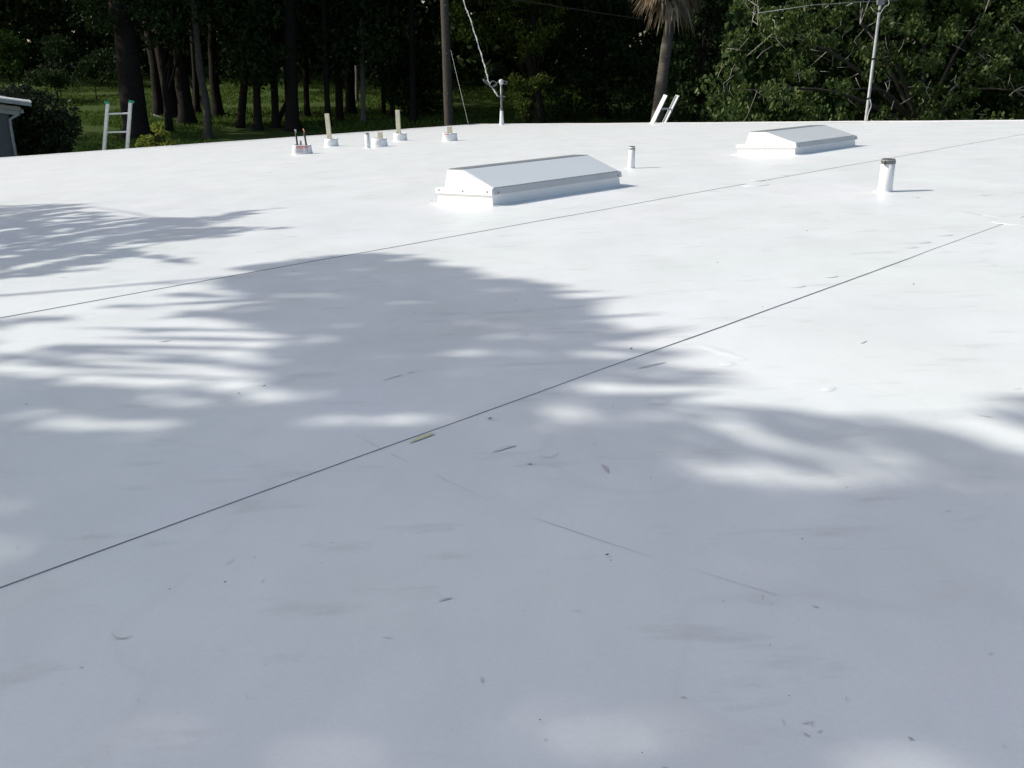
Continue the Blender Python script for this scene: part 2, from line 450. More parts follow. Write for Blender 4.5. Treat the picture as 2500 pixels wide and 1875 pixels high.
strip('scratch', [(845, 1050), (945, 1105), (1040, 1150), (1195, 1225)], .0016, 'scuff_dark', gaps=14, n=18)
strip('scratch', [(1290, 1262), (1360, 1285), (1480, 1325), (1605, 1365)], .0014, 'scuff_dark', n=8)
strip('scratch', [(1640, 1375), (1760, 1412), (1870, 1445), (2000, 1482), (2130, 1515)], .0016, 'scuff', gaps=16, n=16)
strip('scratch', [(925, 932), (985, 915), (1032, 902)], .006, 'scuff_dark', gaps=20, n=12)
strip('scratch', [(1116, 398), (1160, 392), (1205, 380)], .016, 'scuff', gaps=6)
strip('scratch', [(1340, 362), (1400, 356), (1435, 355), (1470, 353)], .03, 'scuff', gaps=5)
strip('scratch', [(1225, 376), (1275, 374)], .014, 'scuff', gaps=6)
strip('scuff_mark', [(273, 1548), (283, 1558), (300, 1560), (325, 1553)], .0035, 'scuff', gaps=None)
strip('scuff_mark', [(1315, 1108), (1325, 1115), (1345, 1117), (1360, 1110), (1362, 1100)], .004, 'scuff', gaps=20)
strip('scuff_mark', [(1470, 1135), (1478, 1145), (1484, 1156)], .007, 'scuff_dark')
strip('scuff_mark', [(1285, 1134), (1300, 1132)], .006, 'scuff_dark')
strip('scuff_mark', [(1200, 1105), (1235, 1093), (1262, 1088)], .012, 'scuff', gaps=25)
strip('scuff_mark', [(385, 838), (420, 832)], .011, 'scuff')
strip('scuff_mark', [(700, 578), (725, 577)], .014, 'scuff')
strip('scuff_mark', [(140, 678), (170, 677)], .010, 'scuff')
strip('scuff_mark', [(630, 600), (690, 592)], .009, 'scuff', gaps=12)
strip('scuff_mark', [(2378, 1012), (2425, 1020)], .007, 'scuff')
strip('scuff_mark', [(2393, 475), (2418, 478)], .022, 'scuff')
strip('scuff_mark', [(2225, 482), (2232, 481)], .012, 'scuff')
strip('scuff_mark', [(2237, 484), (2244, 481)], .012, 'scuff')
strip('scuff_mark', [(2330, 512), (2372, 520), (2420, 531)], .01, 'scuff', gaps=9)
strip('scuff_mark', [(1070, 1470), (1090, 1463), (1105, 1462)], .006, 'scuff')
strip('scuff_mark', [(1980, 1480), (1998, 1484)], .004, 'scuff')
strip('scuff_mark', [(2090, 1510), (2125, 1516)], .010, 'scuff', gaps=25)
strip('scuff_mark', [(1960, 1792), (1975, 1800)], .005, 'scuff_dark')
strip('scuff_mark', [(2215, 1803), (2230, 1808)], .004, 'scuff_dark')
strip('scuff_mark', [(1540, 905), (1640, 880), (1660, 872)], .014, 'scuff', gaps=8)
strip('scuff_mark', [(548, 1384), (572, 1363)], .0022, 'scuff')
strip('scuff_mark', [(1330, 675), (1365, 678)], .012, 'scuff', gaps=18)
strip('scuff_mark', [(2100, 840), (2115, 832)], .008, 'scuff')
def smudge_field():                              # many small faint foot scuffs, one part
    V = []; Fs = []
    for _ in range(110):
        px, py = rng.uniform(-200, 2700), 420 + 1430 * rng.uniform() ** 1.4
        u, v = roof_uv(px, py)
        if not (.05 < u < 12 and V0 + .3 < v < 15): continue
        a = rng.uniform(0, math.pi); n_ = 7; rx, ry = rng.uniform(.001, .007), rng.uniform(.0005, .0015); b = len(V)
        for k in range(n_):
            th = 2 * math.pi * k / n_; r = rng.uniform(.6, 1.2)
            x, y = rx * r * math.cos(th), ry * r * math.sin(th)
            uu, vv = u + x * math.cos(a) - y * math.sin(a), v + x * math.sin(a) + y * math.cos(a)
            V.append(roof(uu, vv, disp(uu, vv) + .0011) - HO)
        Fs.append(tuple(range(b, b + n_)))
    stuff(obj('dirt_specks', V, Fs, 'scuff', deck))
smudge_field()
# yellow adhesive showing along the near seam
yl = [(1000, 1081), (1012, 1074), (1024, 1066), (1040, 1061), (1054, 1059), (1060, 1060.5)]
yb = [(1060, 1061.5), (1040, 1069), (1018, 1077.5), (1000, 1083.5)]
obj('adhesive_stain', [on_roof(x, y, .0016) - HO for x, y in yl + yb], [tuple(range(10))], 'yellow', deck)
for (px, py, r) in ((1845, 452, .085), (1855, 440, .06), (2480, 540, .10)):          # round cover patches on lap joints
    u, v = roof_uv(px, py); n_ = 20; V = [roof(u, v, disp(u, v) + .0034) - HO]
    for k in range(n_):
        th = 2 * math.pi * k / n_; V.append(roof(u + r * math.cos(th), v + r * .8 * math.sin(th), disp(u, v) + .0026) - HO)
    for k in range(n_):
        th = 2 * math.pi * k / n_; V.append(roof(u + r * 1.03 * math.cos(th), v + r * .83 * math.sin(th), disp(u, v) + .0004) - HO)
    obj('cover_patch', V, [(0, 1 + k, 1 + (k + 1) % n_) for k in range(n_)] + [(1 + k, 1 + n_ + k, 1 + n_ + (k + 1) % n_, 1 + (k + 1) % n_) for k in range(n_)], 'membrane', deck)
def wrinkle(px0, py0, px1, py1, hgt=.0013, wid=.022):         # a low ripple in the sheet
    a, b = np.array(roof_uv(px0, py0)), np.array(roof_uv(px1, py1)); d = b - a; l = np.linalg.norm(d); d /= l; s = np.array([-d[1], d[0]])
    V = []; Fs = []; n_ = 14; c = 7
    for i in range(n_ + 1):
        t = i / n_; e = math.sin(math.pi * t) ** .7
        for k in range(c):
            x = (k / (c - 1) - .5) * 2; p = a + d * l * t + s * x * wid * (0.4 + .6 * e)
            V.append(roof(p[0], p[1], disp(p[0], p[1]) + .0003 + hgt * e * (0.5 + .5 * math.cos(math.pi * x))) - HO)
    for i in range(n_):
        for k in range(c - 1): q = i * c + k; Fs.append((q, q + 1, q + c + 1, q + c))
    obj('membrane_wrinkle', V, Fs, 'membrane', deck, smooth=True)
for w_ in ((2175, 362, 2214, 373), (2160, 368, 2180, 378), (2240, 362, 2262, 368), (2290, 575, 2320, 572), (2245, 590, 2268, 592),
           (2210, 600, 2230, 605), (2015, 672, 2040, 676), (1935, 695, 1958, 700), (2400, 645, 2430, 650), (1760, 885, 1790, 892),
           (1890, 405, 1912, 402), (1900, 425, 1920, 428), (2320, 495, 2360, 503), (2390, 520, 2480, 540), (1700, 840, 1820, 878),
           (2010, 948, 2036, 953), (1595, 975, 1632, 983), (1180, 512, 1215, 508)):
    wrinkle(*w_)

# ================================================================== skylights
def skylight(name, px_front_left, px_front_right, length, label):
    uL, vL = roof_uv(*px_front_left); uR, vR = roof_uv(*px_front_right)
    u0 = (uL + uR) / 2; vb, va = vL, vR; Wd = vb - va                 # va nearest edge
    org = roof(u0 + length / 2, (va + vb) / 2, 0)
    root = empty(name, org); tag(root, label, 'skylight', 'skylights on the white roof')
    def P(u, v, w): return roof(u0 + u * length, va + v * Wd, w)
    m_ = MB(org); hc = .085
    m_.hexa([P(-.004, -.008, -.004), P(1.004, -.008, -.004), P(1.004, 1.008, -.004), P(-.004, 1.008, -.004),
             P(.004, .008, hc), P(.996, .008, hc), P(.996, .992, hc), P(.004, .992, hc)])
    curb = m_.build('curb', 'flashing', root)
    m_ = MB(org)                                                     # flange that caps the curb, with a drip skirt
    m_.hexa([P(-.010, -.022, hc - .026), P(1.010, -.022, hc - .026), P(1.010, 1.022, hc - .026), P(-.010, 1.022, hc - .026),
             P(-.007, -.016, hc + .004), P(1.007, -.016, hc + .004), P(1.007, 1.016, hc + .004), P(-.007, 1.016, hc + .004)])
    fl = m_.build('flange', 'white_metal', root)
    h0, h1 = hc + .0045, hc + .105
    prof = [(-.005, h0 - .004), (-.003, h0 + .006), (.53, h1), (.80, h1 + .001), (.87, h0)]
    for ue, nm in ((.004, 0), (.985, 1)):                             # end panels
        V = []
        for t in (0, .012):
            for (v, w) in prof: V.append(P(ue + t, v if v > 0 else v, w) - org)
        n_ = len(prof)
        obj('end_panel', V, [tuple(range(n_)), tuple(range(2 * n_ - 1, n_ - 1, -1))] + [(k, k + n_, (k + 1) % n_ + n_, (k + 1) % n_) for k in range(n_)], 'white_metal', root)
    def slab(a, b, th, nm, m_, e0=.012, e1=.988, parent=root):
        dv, dw = b[0] - a[0], b[1] - a[1]; l = math.hypot(dv * Wd, dw); nv_, nw = -dw / l / Wd * th * Wd, dv * Wd / l * th
        V = [P(e0, a[0], a[1]), P(e1, a[0], a[1]), P(e1, b[0], b[1]), P(e0, b[0], b[1])]
        V += [P(e0, a[0] + nv_ / Wd, a[1] + nw), P(e1, a[0] + nv_ / Wd, a[1] + nw), P(e1, b[0] + nv_ / Wd, b[1] + nw), P(e0, b[0] + nv_ / Wd, b[1] + nw)]
        mm = MB(org); mm.hexa(V); return mm.build(nm, m_, parent)
    slab((.003, h0 + .006), (.53, h1), .004, 'sloped_pane', 'acrylic')
    slab((.53, h1), (.80, h1 + .001), .006, 'ridge_strip', 'grey_strip', .014, .986)
    slab((.80, h1 + .001), (.87, h0), .004, 'back_pane', 'acrylic')
    m_ = MB(org)                                                     # membrane turned out round the curb
    m_.hexa([P(-.035, -.09, -.003), P(1.035, -.09, -.003), P(1.035, 1.08, -.003), P(-.035, 1.08, -.003),
             P(-.034, -.086, .0030), P(1.034, -.086, .0030), P(1.034, 1.076, .0030), P(-.034, 1.076, .0030)])
    m_.build('base_flashing', 'membrane', root)
    m_ = MB(org); m_.hexa([P(-.004, -.040, hc - .024), P(1.003, -.040, hc - .024), P(1.003, -.0225, hc - .024), P(-.004, -.0225, hc - .024),
                           P(-.004, -.020, hc + .009), P(1.003, -.020, hc + .009), P(1.003, .004, hc + .009), P(-.004, .004, hc + .009)])
    m_.build('side_skirt', 'skirt', root)  # lip on the shaded long side, its shade put into the grey
    for (v) in (.06, .5, .95):
        m_ = MB(org); m_.lathe(P(-.010, v, hc - .008), -D1, [(.001, .004), (.003, .0035), (.0045, .001), (.0045, -.004)], 8); m_.build('screw', 'galv', fl)
    for u in (.03, .97):
        m_ = MB(org); m_.lathe(P(u, -.036, hc - .014), -D2, [(.001, .004), (.003, .0035), (.0045, .001), (.0045, -.004)], 8); m_.build('screw', 'galv', fl)
    return root
skylight('skylight', (1069, 496), (1205, 503), 1.125, 'white wedge skylight between the square-topped vent pipe and the nearer part of the seam')
skylight('skylight', (1808, 377), (1933, 379.5), 1.13, 'white wedge skylight beside the far roof edge below the antenna mast')

# ================================================================== vent pipes
Z = np.array([0, 0, 1.0])
def vent_pipe(px, py, rad, h, label, style):
    b = on_roof(px, py, -.002); root = empty('vent_pipe', b)
    tag(root, label, 'vent pipe', 'vent pipes through the roof')
    m_ = MB(b); m_.lathe(b, Z, [(rad * 1.7, .0005), (rad * 1.66, .003), (rad * 1.16, .005), (rad * 1.07, .014), (rad * 1.04, .04), (rad * 1.02, h * .9), (rad * .98, h * .9)], 28)
    m_.build('membrane_boot', 'flashing', root, True)
    m_ = MB(b); m_.lathe(b, Z, [(rad * .94, h * .85), (rad * .94, h), (rad * .80, h), (rad * .78, h * .4)], 28)
    m_.build('pipe', 'flashing', root, True)
    m_ = MB(b); m_.lathe(b, Z, [(rad * .79, h * .5), (.0005, h * .5)], 20); m_.build('bore_shade', 'dark', root)  # dark disc stands in for the shade down the pipe
    if style == 'clamp':
        m_ = MB(b); m_.lathe(b, Z, [(rad * .97, h * .86), (rad * 1.07, h * .865), (rad * 1.07, h * .955), (rad * .95, h * .96)], 28)
        ring = m_.build('clamp_ring', 'clamp', root)
        c = b + Z * h * .91 + np.array([-.80, -.60, 0]) * rad * 1.15
        m_ = MB(b); m_.box(c, np.array([.6, -.8, 0]) * .006, np.array([.8, .6, 0]) * .007, Z * .009); m_.build('clamp_screw', 'clamp', ring)
        m_ = MB(b); m_.lathe(b, Z, [(rad * .955, h * .97), (rad * .955, h * 1.005), (rad * .79, h * 1.005), (rad * .77, h * .97)], 28); m_.build('rim', 'clamp', root)
    elif style == 'square':
        m_ = MB(b); m_.lathe(b, Z, [(rad * 1.03, h * .86), (rad * 1.06, h * .87), (rad * 1.06, h * .93), (rad * .97, h * .94)], 28)
        m_.build('clamp_ring', 'galv_pale', root)
        m_ = MB(b); m_.lathe(b, Z, [(rad * .97, h * .985), (rad * .97, h * 1.01), (rad * .7, h * 1.01), (rad * .7, h * .9)], 28); m_.build('rim', 'galv', root)
    else:
        m_ = MB(b); m_.lathe(b, Z, [(rad * 1.0, h * .97), (rad * 1.03, h * 1.0), (rad * .6, h * 1.05), (.001, h * 1.06)], 28); m_.build('dark_cap', 'clamp', root, True)
vent_pipe(2160, 468, .034, .170, 'white vent pipe with dark clamp band standing alone near the seam', 'clamp')
vent_pipe(1541, 411, .0255, .170, 'slim white vent pipe with metal collar beside the wedge skylight', 'square')
vent_pipe(898, 361, .036, .205, 'small white vent pipe with dark cap next to a pitch pan', 'cap')

# ================================================================== pitch pans
def pan(px, py, w, d, h, label, rect=2.0):
    b = on_roof(px, py, -.002) + np.array([0, d * .5, 0]); b = b - NRM * ((b - ORG) @ NRM) - NRM * .002
    root = empty('pitch_pan', b); tag(root, label, 'pitch pan', 'pitch pans on the roof')
    n_ = 36
    def ring(k, z):
        out = []
        for i in range(n_):
            th = 2 * math.pi * i / n_; c, s_ = math.cos(th), math.sin(th)
            x = abs(c) ** (2 / rect) * math.copysign(1, c); y = abs(s_) ** (2 / rect) * math.copysign(1, s_)
            out.append(b + np.array([x * w / 2 * k, y * d / 2 * k, 0]) + Z * z)
        return out
    def rings(lst, name, m, cap=False, parent=root):
        V = []; Fs = []
        for (k, z) in lst: V += [q - b for q in ring(k, z)]
        for j in range(len(lst) - 1):
            for i in range(n_): Fs.append((j * n_ + i, j * n_ + (i + 1) % n_, (j + 1) * n_ + (i + 1) % n_, (j + 1) * n_ + i))
        if cap: Fs.append(tuple((len(lst) - 1) * n_ + i for i in range(n_)))
        return obj(name, V, Fs, m, parent, True)
    rings([(1.16, -.006), (1.14, .004), (1.08, .007), (1.05, .02), (.98, h * .6), (.95, h), (.90, h), (.89, h - .012)], 'pan_wall', 'flashing')
    rings([(.90, h - .012), (.5, h - .009)], 'sealant', 'sealant', True)
    return root, b
def post(root, b, off, top, w, d, h):
    a = b + np.array([off[0], off[1], .04]); t = b + np.array([off[0] + top[0], off[1] + top[1], h])
    m_ = MB(b); m_.bar(a, t, (1, -.25, 0), w, d); m_.build('timber_post', 'timber', root)

r1, b1 = pan(735, 377, .265, .18, .128, 'pitch pan with two red-banded stickers and two black line pipes', 3.2)
for (ox, tx, m_top, hh) in ((-.058, -.012, 'galv_pale', .335), (.068, -.024, 'copper', .34)):
    m_ = MB(b1); a = b1 + np.array([ox, 0, .06]); t = b1 + np.array([ox + tx, 0, hh]); c = a + (t - a) * .82
    m_.tube([a, c], .0125, 10); p = m_.build('line_pipe', 'pipe_black', r1, True)
    m_ = MB(b1); m_.tube([c, t], .009, 10); m_.build('pipe_end', m_top, p, True)
    if m_top == 'galv_pale':
        m_ = MB(b1); m_.lathe(t - Z * .012, Z, [(.001, -.012), (.015, -.006), (.016, .004), (.008, .012), (.001, .014)], 10); m_.build('pipe_nut', 'galv_pale', p, True)
m_ = MB(b1); m_.tube([b1 + np.array([-.012, -.01, .06]), b1 + np.array([-.014, -.01, .185])], .017, 10); m_.build('conduit_stub', 'galv_pale', r1, True)

r2, b2 = pan(807, 358, .225, .18, .13, 'pitch pan with tall leaning timber post beside the stickered pan'); post(r2, b2, (-.018, -.02), (-.018, 0), .066, .038, .52)
r3, b3 = pan(925, 359, .235, .18, .13, 'pitch pan with short timber stub next to the small capped vent pipe'); post(r3, b3, (.02, -.02), (0, 0), .066, .038, .215)
r4, b4 = pan(976, 344, .235, .18, .13, 'pitch pan with tall timber post, behind the small capped vent pipe'); post(r4, b4, (-.02, -.02), (-.004, 0), .070, .038, .52)
r5, b5 = pan(1098, 344.5, .235, .18, .13, 'pitch pan with short timber stub and pale red sticker, before the utility pole'); post(r5, b5, (0, -.02), (0, 0), .072, .038, .225)

def sticker(root, b, w, d, h, th0, th1, z0, z1, rect, rows):
    """curved label just proud of the pan wall, th in degrees (270 faces the camera)"""
    def surf(th, z, e):
        c, s_ = math.cos(math.radians(th)), math.sin(math.radians(th))
        x = abs(c) ** (2 / rect) * math.copysign(1, c); y = abs(s_) ** (2 / rect) * math.copysign(1, s_)
        k = np.interp(z, [.02, h * .6, h], [1.05, .98, .95])
        return b + np.array([x * (w / 2 * k + e), y * (d / 2 * k + e), z])
    def patch(a0, a1, y0, y1, e, name, m, parent):
        V = []; n_ = 10
        for j in (0, .5, 1):
            for i in range(n_ + 1): V.append(surf(a0 + (a1 - a0) * i / n_, y0 + (y1 - y0) * j, e) - b)
        q = n_ + 1
        return obj(name, V, [(j * q + i, j * q + i + 1, (j + 1) * q + i + 1, (j + 1) * q + i) for j in range(2) for i in range(n_)], m, parent)
    st = patch(th0, th1, z0, z1, .0022, 'sticker', 'sticker', root)
    s = th1 - th0
    for k in (0, 1):
        a0, a1 = th0 + s * (.04 + .5 * k), th0 + s * (.46 + .5 * k); top = z1 - (z1 - z0) * .06; bot = z1 - (z1 - z0) * .36
        patch(a0, a1, bot, top, .0034, 'red_band', 'red', st)
        patch(a0 + s * .03, a1 - s * .03, bot + (top - bot) * .38, bot + (top - bot) * .62, .0044, 'printed_line', 'pale_line', st)
        if rows:
            for j in range(5):
                zz = z0 + (z1 - z0) * (.10 + .105 * j); e = [.04, .0, .06, .03, .08][j] * s
                patch(a0 + s * .03 + e * .3, a1 - s * .02 - e * .3, zz, zz + (z1 - z0) * .05, .0034, 'printed_line', 'grey_print', st)
sticker(r1, b1, .265, .18, .128, 250, 313, .024, .122, 3.2, True)
sticker(r5, b5, .235, .18, .13, 207, 268, .068, .123, 2.0, False)

# ================================================================== service mast, drop cable, pole, wires
mb0 = on_roof(1225, 304.5, -.01); Dm = 24.0
mast = empty('service_mast', mb0); tag(mast, 'grey service mast with weatherhead and white boot at the roof corner', 'mast')
m_ = MB(mb0); m_.lathe(mb0, Z, [(.075, 0), (.062, .03), (.056, .10), (.040, .36), (.030, .37)], 20); m_.build('boot', 'flashing', mast, True)
m_ = MB(mb0); m_.tube([mb0 + Z * .3, mb0 + Z * 1.03], .031, 14); m_.build('conduit', 'galv', mast, True)
m_ = MB(mb0); m_.lathe(mb0, Z, [(.036, .37), (.05, .375), (.05, .40), (.034, .41)], 16); m_.build('collar', 'galv', mast, True)
hd = mb0 + Z * 1.07
m_ = MB(mb0); m_.lathe(hd, Z, [(.032, -.06), (.05, -.03), (.068, .01), (.062, .05), (.035, .075), (.001, .08)], 16); m_.build('weatherhead', 'insul', mast, True)
m_ = MB(mb0); m_.box(mb0 + Z * .72, (.095, 0, 0), (0, .02, 0), (0, 0, .012)); m_.build('cross_bracket', 'galv', mast)
def curve3(pts, n=12):                             # Catmull-Rom
    pts = [np.asarray(p, float) for p in pts]; P_ = [2 * pts[0] - pts[1]] + pts + [2 * pts[-1] - pts[-2]]; out = []
    for i in range(1, len(P_) - 2):
        for k in range(n):
            t = k / n; a, b, c, d = P_[i - 1], P_[i], P_[i + 1], P_[i + 2]
            out.append(.5 * ((2 * b) + (c - a) * t + (2 * a - 5 * b + 4 * c - d) * t * t + (-a + 3 * b - 3 * c + d) * t ** 3))
    out.append(pts[-1]); return out
dm = float((mb0 - CAM) @ fwd)
POLE_D = 31.0
anch = mb0 + Z * .72 + np.array([-.09, 0, 0])
m_ = MB(mb0); pts = [anch + np.array([0, 0, 0]), at(1212, 228, dm), at(1205, 219, dm), at(1196, 207, dm)]
drop = empty('service_drop_cable', anch); tag(drop, 'white twisted service cable running from the mast up to the utility pole', 'cable')
top_c = at(1088, -150, POLE_D)
path = curve3([anch, at(1205, 219, dm + .02), at(1194, 203, dm + .05), at(1185, 168, dm + .5), at(1169, 114, dm + 1.6), at(1146.6, 42, dm + 3.2), at(1131, 0, dm + 4.2), top_c], 10)
m_ = MB(anch); m_.tube(path, .013, 8); m_.build('bare_neutral', 'cable_white', drop, True)
hel = []
for i, p in enumerate(path[8:]): hel.append(p + np.array([math.cos(i * 1.1), 0, math.sin(i * 1.1)]) * .02)
m_ = MB(anch); m_.tube(hel, .010, 8); m_.build('twisted_conductor', 'cable_white', drop, True)
m_ = MB(anch); m_.tube([at(1213, 229, dm), at(1207, 222, dm)], [.03, .022], 10); m_.build('clamp', 'insul', drop, True)
for pts in ([at(1194, 203, dm), at(1181, 194, dm), at(1182, 199, dm), at(1193, 207, dm), at(1201, 212, dm), at(1210, 206, dm), at(1217, 199, dm)],
            [at(1196, 206, dm), at(1202, 198, dm), at(1211, 201, dm), at(1213, 207, dm), at(1204, 212, dm)],
            [at(1226, 197, dm), at(1236, 199, dm), at(1239, 201, dm), at(1233, 205, dm), at(1227, 203, dm)]):
    m_ = MB(anch); m_.tube(curve3(pts, 6), .011, 7); m_.build('lead_loop', 'galv', drop, True)

pb = at(1098, 330, POLE_D); pb[2] = gz(pb[0], pb[1]) - .3
pole = empty('utility_pole', pb + Z * .3); tag(pole, 'weathered wooden utility pole standing beyond the roof corner', 'utility pole')
ptop = at(1085, 0, POLE_D); ptop = ptop + (ptop - pb) * .65
m_ = MB(pb + Z * .3); m_.tube([pb + (ptop - pb) * t for t in np.linspace(0, 1, 14)], list(np.linspace(.165, .125, 14)), 14, wob=.06); m_.build('shaft', 'pole', pole, True)
m_ = MB(pb + Z * .3); m_.box(ptop - Z * .5, (.9, 0, 0), (0, .05, 0), (0, 0, .06)); m_.build('cross_arm', 'pole', pole)
for k in (-.75, -.35, .35, .75):
    m_ = MB(pb + Z * .3); m_.lathe(ptop + np.array([k, 0, -.44]), Z, [(.02, 0), (.05, .03), (.03, .06), (.05, .09), (.03, .14), (.001, .15)], 12); m_.build('insulator', 'insul', pole, True)
for (py_) in (12, 130, 228): 
    c = at(1086 + py_ * .03, py_, POLE_D - .16); m_ = MB(pb + Z * .3); m_.lathe(c, (0, -1, 0), [(.02, 0), (.02, .02), (.001, .025)], 8); m_.build('bolt', 'galv_pale', pole)

g0, g1 = at(1100, 120, POLE_D), at(1150, 330, POLE_D - 1.5); g1[2] = max(g1[2], gz(g1[0], g1[1]))
gdir = g1 - g0
t_ = 1.0
while (g0 + gdir * t_)[2] > gz((g0 + gdir * t_)[0], (g0 + gdir * t_)[1]) and t_ < 4: t_ += .02
guy = MB(g0).tube([g0, g0 + gdir * t_], .006, 6).build('guy_wire', 'galv'); guy.location = tuple(g0)
tag(guy, 'thin grey guy wire slanting down from the utility pole', 'wire')
cw = curve3([ptop - Z * .6, at(1240, -12, POLE_D), at(1283, 3, POLE_D), at(1542, 43, POLE_D), at(1684, 60, POLE_D), at(1798, 67, POLE_D), at(2100, 66, POLE_D + 2), at(2700, 20, POLE_D + 4)], 10)
o = MB(cw[0]).tube(cw, .012, 6).build('overhead_cable', 'cable_black'); o.location = tuple(cw[0])
tag(o, 'thin black overhead cable sagging in front of the dark trees', 'cable')

# ================================================================== antenna mast at the right
ab = on_roof(2113, 299, 0); u_, v_ = roof_uv(2113, 299); Da = float((ab - CAM) @ fwd) + .12
a0 = at(2112, 310, Da); a1 = at(2150, 4, Da); ad = (a1 - a0) / np.linalg.norm(a1 - a0)
base = a0 - Z * (a0[2] - gz(a0[0], a0[1]))
ant = empty('antenna_mast', base); tag(ant, 'pale metal antenna mast strapped with black tape beyond the far roof edge', 'antenna')
m_ = MB(base); m_.tube([base - Z * .2, a0, a1], [.026, .024, .021], 14); m_.build('mast_tube', 'galv_pale', ant, True)
for py_ in (28, 145, 242):
    c = a0 + (a1 - a0) * ((299 - py_ + 11) / 306.0)
    m_ = MB(base); m_.tube([c - ad * .016, c + ad * .016], .0265, 14); m_.build('tape_band', 'cable_black', ant, True)
m_ = MB(base); m_.box(a1 - ad * .0, (.05, 0, 0), (0, .035, 0), (0, 0, .045)); m_.build('rotor_box', 'galv', ant)
m_ = MB(base); m_.tube([a1 + np.array([.3, .1, .02]), a1 + np.array([-.3, 0, 0]), at(1985, 12, Da + .2), at(1850, 32, Da + .5)], [.005, .005, .0045, .004], 8); m_.build('boom', 'galv', ant, True)
for k in range(5):
    c = a1 + (at(1850, 32, Da + .5) - a1) * (.25 + .18 * k); m_ = MB(base)
    m_.tube([c - np.array([.1, .45 - .05 * k, -.0]) * .8, c + np.array([.1, .45 - .05 * k, .0]) * .8], .005, 6); m_.build('antenna_element', 'galv_pale', ant, True)
m_ = MB(base); m_.tube(curve3([a1 + np.array([.05, -.03, .1]), at(2170, 3, Da - .05), at(2169, 12, Da - .05), at(2160, 17, Da - .05), a1 - ad * .2 + np.array([.0, -.03, 0])], 6), .006, 6); m_.build('lead_cable', 'cable_white', ant, True)
m_ = MB(base); m_.tube(curve3([at(2124, 242, Da - .04), at(2127, 258, Da - .05), at(2121, 275, Da - .05), at(2116, 297, Da - .04), at(2114, 312, Da - .04)], 6), .007, 6); m_.build('lead_cable', 'cable_white', ant, True)

# ================================================================== ladders
def ladder(label, A, B, C, D_, rungs, capm, wid, thick, foot_z):
    """rails A->B and C->D (points at the roof edge and at the top); carried down to the ground"""
    def down(p, q):
        d = (q - p); s = (p[2] - foot_z) / d[2]; return p - d * s
    fA, fC = down(A, B), down(C, D_)
    org = (fA + fC) / 2; root = empty('ladder', org); tag(root, label, 'ladder', 'ladders against the house')
    side = (C - A) / np.linalg.norm(C - A)
    for (f, t) in ((fA, B), (fC, D_)):
        d = (t - f) / np.linalg.norm(t - f); o_ = np.cross(d, side)
        m_ = MB(org)
        m_.bar(f, t, side, thick * .25, wid)
        sgn = 1 if f is fA else -1
        for e in (-1, 1): m_.bar(f + o_ * e * wid * .46 + side * sgn * thick * .38, t + o_ * e * wid * .46 + side * sgn * thick * .38, side, thick * .5, wid * .07)
        r_ = m_.build('rail', 'alu', root)
        if capm:
            m_ = MB(org); m_.bar(t - d * .035, t + d * .012, side, thick * 1.2, wid * 1.1); m_.build('end_cap', capm, r_)
    for q in rungs:
        a, b = fA + (B - fA) * q, fC + (D_ - fC) * q
        m_ = MB(org); m_.tube([a, b], .018, 8); m_.build('rung', 'alu', root)
DL = float((on_roof(285, 364) - CAM) @ fwd)
A, B, C, D_ = at(252, 366, DL + .25), at(261, 249, DL - .02), at(313, 362, DL + .25), at(321, 247, DL - .02)
fz = gz(A[0], A[1]); Ltot = B[2] - fz
r_top = [1 - (278 - 249) / 117 * (B[2] - A[2]) / Ltot, 1 - (323 - 249) / 117 * (B[2] - A[2]) / Ltot]
stp = r_top[0] - r_top[1]; rr_ = r_top[:]
while rr_[-1] - stp > .05: rr_.append(rr_[-1] - stp)
ladder('aluminium ladder with green tips leaning on the roof edge by the shed', A, B, C, D_, rr_, 'green_cap', .065, .080, fz)
DR = float((on_roof(1600, 302) - CAM) @ fwd)
A, B, C, D_ = at(1591, 302, DR + .06), at(1625, 232, DR + .02), at(1621, 302, DR + .42), at(1655, 233, DR + .38)
fz = gz(A[0], A[1]); Ltot = B[2] - fz; q0 = 1 - (266 - 232) / 70 * (B[2] - A[2]) / Ltot
rr_ = [q0]
while rr_[-1] - .105 > .04: rr_.append(rr_[-1] - .105)
ladder('tilted bare aluminium ladder standing beside the palm trunk', A, B, C, D_, rr_, None, .085, .045, fz)

# ================================================================== small shed at the left
SD = 25.0
def sh(px, py, d=0.0): return at(px, py, SD + d)
e_r = sh(52, 275); zE = e_r[2]
sh_base = np.array([sh(24, 290)[0], sh(25, 300)[1], gz(e_r[0], SD)])
shed = empty('shed', sh_base); tag(shed, 'grey shed with pale roof trim and downspout beside the dark bush', 'shed')
yf = sh(25, 300)[1]; xr = sh(24, 290)[0]; xl = xr - 5.0; zg = sh_base[2] - .2; pit = .17
m_ = MB(sh_base); zt = zE - .02; zm = zt + 2.4 * pit
xm = (xl + xr) / 2
V = [(xl, yf, zg), (xr, yf, zg), (xr, yf, zt), (xm, yf, zm), (xl, yf, zt), (xl, yf + 1.4, zg), (xr, yf + 1.4, zg), (xr, yf + 1.4, zt), (xm, yf + 1.4, zm), (xl, yf + 1.4, zt)]
m_.add(V, [(0, 1, 2, 3, 4), (9, 8, 7, 6, 5), (1, 6, 7, 2), (0, 4, 9, 5)]); m_.build('wall', 'shed_wall', shed)
xo = sh(78, 250)[0]
